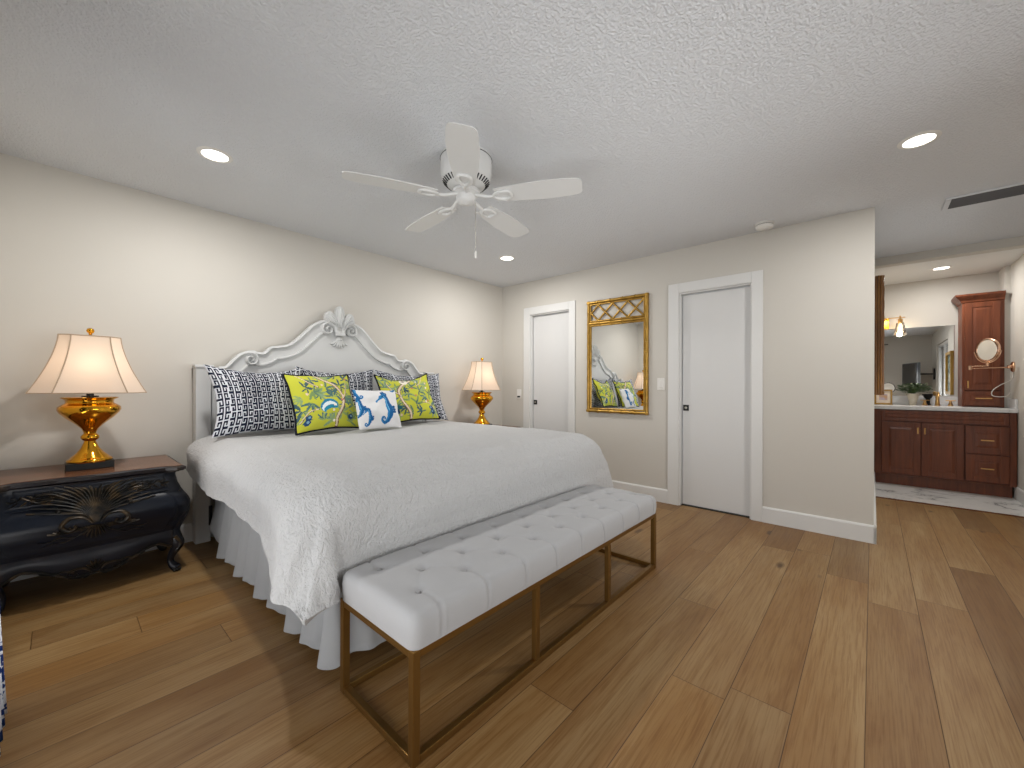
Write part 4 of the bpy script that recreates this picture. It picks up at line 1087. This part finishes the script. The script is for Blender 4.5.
box(b, VX+.002, VX+.022, y0+.05, y1-.06, .12, .135, .002); obj('carcass', b, 'cherry', t)
b = new(); box(b, VX+.06, 7.03, y0+.02, y1-.01, 0, .13); obj('toe_kick', b, 'cherry', t)
b = new(); panel(b, VX-.018, -1.04, -.078, .745, .866, .03); obj('false_front', b, 'cherry', t)
for (ya, yb_, hy) in ((-.405, -.082, -.381), (-.730, -.412, -.436)):
    b = new(); panel(b, VX-.018, ya, yb_, .14, .735, .055); d = obj('door', b, 'cherry', t); pull(d, VX-.018, hy, .645, .07, True)
for (za, zb) in ((.437, .728), (.145, .430)):
    b = new(); panel(b, VX-.018, -1.042, -.742, za, zb, .06); d = obj('drawer', b, 'cherry', t); pull(d, VX-.018, -.892, (za+zb)/2, .09, False)
t = thing('vanity_counter', 'white marble countertop on the dark cherry vanity', 'countertop', (6.75, -.555, ZV))
b = new(); box(b, VX-.03, XB-.002, YR+.002, -.012, ZV-.003, ZV+.037, .004); obj('counter_slab', b, 'counter', t)
t = thing('backsplash', 'white marble backsplash strip along the wall below the frameless bathroom mirror', 'backsplash', (XB, -.555, ZV+.037))
b = new(); box(b, XB-.022, XB-.002, -1.058, -.012, ZV+.038, ZV+.145, .003); obj('back_strip', b, 'counter', t)
b = new(); box(b, VX+.0, 6.77, YR+.002, YR+.020, ZV+.038, ZV+.137, .003); obj('side_splash', b, 'counter', t)
ZT = ZV+.037
# tall cabinet standing on the counter
t = thing('tower_cabinet', 'tall reddish cherry cabinet with crown moulding standing on the vanity counter at right', 'cabinet', (6.88, -.90, ZT))
tx, ya, yb_, zt_ = 6.74, -1.055, -.748, 2.10
b = new(); box(b, tx+.02, XB-.025, ya, yb_, ZT, zt_, .003); box(b, tx, tx+.022, ya, ya+.035, ZT, zt_, .002); box(b, tx, tx+.022, yb_-.02, yb_, ZT, zt_, .002); obj('carcass', b, 'cherry_light', t)
b = new(); pr = [(0, 2.075), (-.012, 2.08), (-.018, 2.10), (-.040, 2.125), (-.055, 2.145), (-.058, 2.165), (0, 2.165)]
for (d, z), (d2, z2) in zip(pr[:-1], pr[1:]):
    A = [b.verts.new(p) for p in ((XB-.03, yb_-d, z), (tx+d, yb_-d, z), (tx+d, ya, z), (XB-.03, ya, z))]; B = [b.verts.new(p) for p in ((XB-.03, yb_-d2, z2), (tx+d2, yb_-d2, z2), (tx+d2, ya, z2), (XB-.03, ya, z2))]
    for i in range(3): b.faces.new((A[i], A[i+1], B[i+1], B[i]))
b.faces.new(B)
obj('crown_moulding', b, 'cherry_light', t)
b = new(); panel(b, tx-.018, -1.024, -.768, 1.105, 2.072, .055); d = obj('door', b, 'cherry_light', t); pull(d, tx-.018, -.79, 1.165, .08, True)
b = new(); panel(b, tx-.018, -1.024, -.768, .935, 1.092, .04); d = obj('drawer', b, 'cherry_light', t); pull(d, tx-.018, -.904, 1.014, .12, False)
# vanity mirror
t = thing('vanity_mirror', 'frameless rectangular mirror over the white vanity counter', 'mirror', (XB, -.41, 1.03))
b = new(); box(b, XB-.008, XB-.001, -.722, -.02, 1.032, 1.872, .0015); obj('mirror_glass', b, 'mirror', t)
for y in (-.6, -.15):
    b = new(); box(b, XB-.011, XB-.001, y-.012, y+.012, 1.026, 1.036, .001); obj('clip', b, 'brass', t)
# vanity light
t = thing('vanity_light', 'brass two arm vanity wall light with clear glass shades above the mirror', 'wall light', (XB, -.13, 1.93))
b = new(); box(b, XB-.022, XB-.001, -.155, -.095, 1.875, 2.005, .003); obj('back_plate', b, 'gold', t)
b = new(); tube(b, [(XB-.02, -.125, 1.985), (XB-.10, -.125, 2.0)], .006, 8); tube(b, [(XB-.10, -.03, 1.998), (XB-.10, -.30, 1.998)], .0055, 8); obj('arm', b, 'brass', t, 60)
for yy in (-.255, -.055):
    b = new(); lathe(b, [(.008, 2.02), (.009, 1.985), (.022, 1.982), (.023, 1.93), (.02, 1.925)], (XB-.10, yy, 0), 20); so = obj('socket', b, 'brass', t, 50)
    b = new(); lathe(b, [(.032, 1.935), (.036, 1.93), (.052, 1.83), (.058, 1.79)], (XB-.10, yy, 0), 28, cap=False); obj('glass_shade', b, 'shade_glass', so, 60)
    b = new(); lathe(b, [(.012, 1.925), (.014, 1.91), (.024, 1.875), (.022, 1.85), (.012, 1.835), (0, 1.832)], (XB-.10, yy, 0), 16); obj('bulb', b, 'bulb', so, 60)
    l = bpy.data.lights.new('vanity_bulb_light', 'POINT'); l.energy = 1.4; l.color = (1, .86, .68); l.shadow_soft_size = .03
    o = bpy.data.objects.new('vanity_bulb_light', l); COL.objects.link(o); o.parent = t; o.location = (-.10, yy+.13, -.12)
# faucet set
t = thing('faucet', 'brass widespread faucet with two lever handles on the vanity counter', 'faucet', (6.95, -.575, ZT))
b = new(); fx, fy_ = 6.90, -.573
lathe(b, [(.026, ZT), (.026, ZT+.006), (.021, ZT+.012), (.017, ZT+.08), (.018, ZT+.14), (.02, ZT+.152), (.012, ZT+.162), (0, ZT+.165)], (fx, fy_, 0), 20)
tube(b, [(fx, fy_, ZT+.135), (fx-.05, fy_, ZT+.15), (fx-.10, fy_, ZT+.14), (fx-.12, fy_, ZT+.115)], [.012, .012, .011, .010], 10); obj('spout', b, 'brass', t, 50)
for yy in (-.468, -.678):
    b = new(); lathe(b, [(.026, ZT), (.026, ZT+.006), (.02, ZT+.012), (.012, ZT+.045), (.014, ZT+.055), (0, ZT+.058)], (fx, yy, 0), 20); tube(b, [(fx, yy-.04, ZT+.062), (fx, yy+.04, ZT+.062)], .005, 8); obj('handle', b, 'brass', t, 50)
# framed print leaning at the left of the counter, plate behind it
t = thing('framed_print', 'small gold framed print with a cream mat leaning on the counter beside the hall wall', 'picture', (6.80, -.095, ZT))
def lean(u, v, d): a = .16; return (6.78+v*math.sin(a)+d*math.cos(a), -.018-u, ZT+.002+v*math.cos(a)-d*math.sin(a))
def leanbox(u0, u1, v0, v1, d0, d1):
    b = new(); prism(b, [(u0, v0), (u1, v0), (u1, v1), (u0, v1)], lean, d0, d1); return b
def merge(bs):
    b = new()
    for q_ in bs: me = bpy.data.meshes.new('tmp'); q_.to_mesh(me); q_.free(); b.from_mesh(me); bpy.data.meshes.remove(me)
    return b
FW, FH = .165, .185
obj('frame', merge([leanbox(0, .018, 0, FH, -.012, .012), leanbox(FW-.018, FW, 0, FH, -.012, .012), leanbox(.018, FW-.018, 0, .018, -.012, .012), leanbox(.018, FW-.018, FH-.018, FH, -.012, .012)]), 'gold_frame', t)
obj('mat_board', leanbox(.016, FW-.016, .016, FH-.016, -.002, .008), 'mat_board', t)
def mat_scene():
    t_ = NT('pale_landscape_print'); n = t_.noise(t_.obj(), 14, 4); t_.set(t_.ramp(n, [(.35, lin('#C9A27e')), (.5, lin('#C3B6C6')), (.7, lin('#E0C7A6'))]), .7); return t_.m
obj('print', leanbox(.045, FW-.045, .055, FH-.055, -.004, -.001), mat_scene(), t)
t = thing('decorative_plate', 'round white plate with a dark rim standing behind the gold framed print', 'plate', (6.93, -.14, ZT))
b = new(); lathe(b, [(0, 0), (.05, .0), (.062, .006), (.064, .009), (.06, .01), (.048, .004), (0, .004)], (0, 0, 0), 36, axis='x'); 
for v in b.verts: v.co = Vector((6.93-v.co.x+v.co.z*.12, -.145+v.co.y, ZT+.205+v.co.z))
pl = obj('plate', b, 'plastic', t, 50)
b = new(); tube(b, [(6.93+.064*math.sin(a)*.12-.006, -.145+.064*math.cos(a), ZT+.205+.064*math.sin(a)) for a in [2*PI*k/36 for k in range(36)]], .005, 8, closed=True); obj('rim', b, 'slot', pl, 60)
b = new()
for s in (-1, 1): tube(b, [(6.90, -.145+s*.035, ZT+.004), (6.925, -.145+s*.03, ZT+.15), (6.955, -.145+s*.02, ZT+.16), (6.97, -.145+s*.03, ZT+.004)], .004, 8)
lathe(b, [(.05, ZT), (.05, ZT+.01), (.04, ZT+.012)], (6.935, -.145, 0), 20); obj('stand', b, 'slot', t, 60)
# plant and dark bowl
t = thing('potted_plant', 'small leafy green plant in a cream pot on the vanity counter', 'plant', (6.87, -.365, ZT))
b = new(); lathe(b, [(.028, ZT), (.036, ZT+.05), (.048, ZT+.105), (.05, ZT+.14), (.044, ZT+.14), (.04, ZT+.12), (0, ZT+.118)], (6.87, -.365, 0), 28); obj('pot', b, 'pot', t, 50)
b = new(); rnd = random.Random(4)
for k in range(260):
    a, e = rnd.uniform(0, 6.28), rnd.uniform(-.35, 1.2); r_ = rnd.uniform(.02, .13); c = Vector((6.87+math.cos(a)*r_*.8, -.38+math.sin(a)*r_*1.05, ZT+.178+e*.075*(1-r_*4)+rnd.uniform(-.02, .02)))
    d = Vector((math.cos(a), math.sin(a), rnd.uniform(-.3, .8))).normalized(); s_ = d.cross(Vector((0, 0, 1))).normalized(); L, w_ = rnd.uniform(.028, .044), rnd.uniform(.011, .018); up = s_.cross(d)*.004
    q_ = [b.verts.new(p) for p in (c, c+d*L*.4+s_*w_, c+d*L, c+d*L*.4-s_*w_, c+d*L*.45+up*-1)]
    b.faces.new((q_[0], q_[1], q_[4])); b.faces.new((q_[1], q_[2], q_[4])); b.faces.new((q_[2], q_[3], q_[4])); b.faces.new((q_[3], q_[0], q_[4]))
for k in range(26):
    a = rnd.uniform(0, 6.28); r_ = rnd.uniform(.03, .1); tube(b, [(6.87, -.365, ZT+.12), (6.87+math.cos(a)*r_*.5, -.37+math.sin(a)*r_*.5, ZT+.17), (6.87+math.cos(a)*r_, -.375+math.sin(a)*r_, ZT+.165+rnd.uniform(0, .04))], .0015, 5)
obj('foliage', b, 'leaf', t)
t = thing('trinket_bowl', 'small black bowl between the plant and the faucet on the counter', 'bowl', (6.992, -.50, ZT))
b = new(); lathe(b, [(.025, ZT+.0), (.027, ZT+.012), (.018, ZT+.03), (.02, ZT+.075), (.038, ZT+.10), (.045, ZT+.135), (.041, ZT+.135), (.034, ZT+.105), (0, ZT+.085)], (6.975, -.50, 0), 28); obj('bowl', b, 'black', t, 50)
# make-up mirror on a swing arm from the right wall
t = thing('makeup_mirror', 'round rose gold magnifying mirror on a swing arm fixed to the right bathroom wall', 'mirror', (6.66, YR, 1.35))
b = new(); lathe(b, [(.055, .0), (.055, .012), (.045, .02), (.02, .022), (.018, .045), (.0, .046)], (0, 0, 0), 28, axis='y')
for v in b.verts: v.co = Vector((6.62+v.co.x, YR+v.co.y, 1.35+v.co.z))
obj('wall_plate', b, 'copper', t, 50)
b = new(); tube(b, [(6.62, YR+.04, 1.345), (6.50, -.78, 1.335)], .006, 8); tube(b, [(6.50, -.78, 1.32), (6.50, -.78, 1.365)], .013, 12); tube(b, [(6.50, -.78, 1.358), (6.52, -.905, 1.362)], .006, 8); tube(b, [(6.52, -.905, 1.355), (6.52, -.905, 1.39)], .012, 12); obj('swing_arm', b, 'copper', t, 60)
mc = Vector((6.52, -.905, 1.528)); MR = Matrix.Translation(mc) @ Matrix.Rotation(-.98, 4, 'Z')
def turned(b): bmesh.ops.transform(b, matrix=MR, verts=b.verts); return b
b = new(); tube(b, [(0, .134*math.cos(a), .134*math.sin(a)) for a in [PI+.1+ (PI-.2)*k/20 for k in range(21)]], .006, 8)
obj('yoke', turned(b), 'copper', t, 60)
b = new(); lathe(b, [(.118, -.012), (.126, -.008), (.128, 0), (.126, .008), (.118, .012), (.104, .009), (.104, -.009)], (0, 0, 0), 44, axis='x', cap=False); rg = obj('ring', turned(b), 'copper', t, 60)
b = new(); lathe(b, [(0, -.004), (.107, -.006), (.107, .006), (0, .004)], (0, 0, 0), 40, axis='x'); obj('mirror_glass', turned(b), 'mirror', rg, 40)
b = new(); tube(b, spline([(6.63, YR+.008, 1.31), (6.60, YR+.02, 1.22), (6.56, -1.0, 1.16), (6.55, -.945, 1.10), (6.56, -.95, 1.045), (6.60, -1.04, 1.04), (6.66, YR+.02, 1.08)], 8), .004, 8); obj('cord', b, 'plastic', t, 60)
# deep carved frame on the hall wall
t = thing('wall_frame', 'deep carved brown and gold wooden frame seen edge on on the hall wall by the bathroom', 'picture', (5.3, -.01, 1.05))
b = new(); XF0, XF1, z0, z1 = 5.15, 5.75, 1.06, 2.185
for k, (dp, hw) in enumerate(((.018, .030), (.038, .026), (.056, .022))):
    y = -.012-dp
    for (p0, p1) in (((XF0+.02, y, z0), (XF0+.02, y, z1)), ((XF1-.02, y, z0), (XF1-.02, y, z1)), ((XF0, y, z0+.02), (XF1, y, z0+.02)), ((XF0, y, z1-.02), (XF1, y, z1-.02))):
        n = 26; P0, P1 = Vector(p0), Vector(p1)
        tube(b, [P0.lerp(P1, i/n) for i in range(n+1)], [.015*(1+.10*math.sin(i*1.9+k)) for i in range(n+1)], 8)
box(b, XF0+.002, XF0+.04, -.066, -.0105, z0+.005, z1-.005); box(b, XF1-.04, XF1-.002, -.066, -.0105, z0+.005, z1-.005); box(b, XF0+.04, XF1-.04, -.066, -.0105, z0+.005, z0+.045); box(b, XF0+.04, XF1-.04, -.066, -.0105, z1-.045, z1-.005)
for yy in (-.024, -.042, -.060): tube(b, [(XF0+.001+.002*math.sin(i*2.3+yy*90), yy, z0+(z1-z0)*i/40) for i in range(41)], [.0085*(1+.12*math.sin(i*1.7+yy*70)) for i in range(41)], 8)
obj('frame', b, 'carved_frame', t, 50)
b = new(); box(b, XF0+.04, XF1-.04, -.03, -.0105, z0+.04, z1-.04); obj('mirror_glass', b, 'mirror', t)
# television and framed painting on the right wall, seen in the bathroom mirror
t = thing('television', 'flat black television on a swing arm wall mount reflected in the bathroom mirror', 'television', (.3, YR, 1.45))
b = new(); ct, st_ = math.cos(.5), math.sin(.5)
def tv(u, v, d): return (.28+u*ct-d*st_, YR+.42+u*st_*-.55+d*ct*-1, 1.45+v)
prism(b, [(-.45, -.27), (.45, -.27), (.45, .27), (-.45, .27)], tv, .0, .045); cs_ = obj('casing', b, 'black', t)
b = new(); prism(b, [(-.435, -.255), (.435, -.255), (.435, .255), (-.435, .255)], tv, -.002, .001); obj('screen', b, 'screen', cs_)
b = new(); box(b, .30, .42, YR, YR+.03, 1.32, 1.58, .004); tube(b, [(.36, YR+.02, 1.45), (.48, YR+.18, 1.45), (.29, YR+.37, 1.45)], .018, 10); obj('wall_bracket', b, 'black', t)
t = thing('framed_painting', 'framed painting on the right wall reflected at the right of the bathroom mirror', 'picture', (3.0, YR, 1.4))
b = new()
for a in ((2.65, 2.71, 1.0, 1.8), (3.29, 3.35, 1.0, 1.8)): box(b, a[0], a[1], YR, YR+.05, a[2], a[3], .008)
for z in (1.0, 1.74): box(b, 2.71, 3.29, YR+.001, YR+.049, z, z+.06, .008)
obj('frame', b, 'gold_frame', t)
def mat_paint():
    t_ = NT('muted_landscape_paint'); n = t_.noise(t_.mapping(t_.obj(), (1, 1, 2.5)), 5, 4); t_.set(t_.ramp(n, [(.35, lin('#26352f')), (.55, lin('#6d7d72')), (.75, lin('#D9CDB2'))]), .6); return t_.m
b = new(); box(b, 2.70, 3.30, YR+.002, YR+.02, 1.05, 1.75); obj('canvas', b, mat_paint(), t)
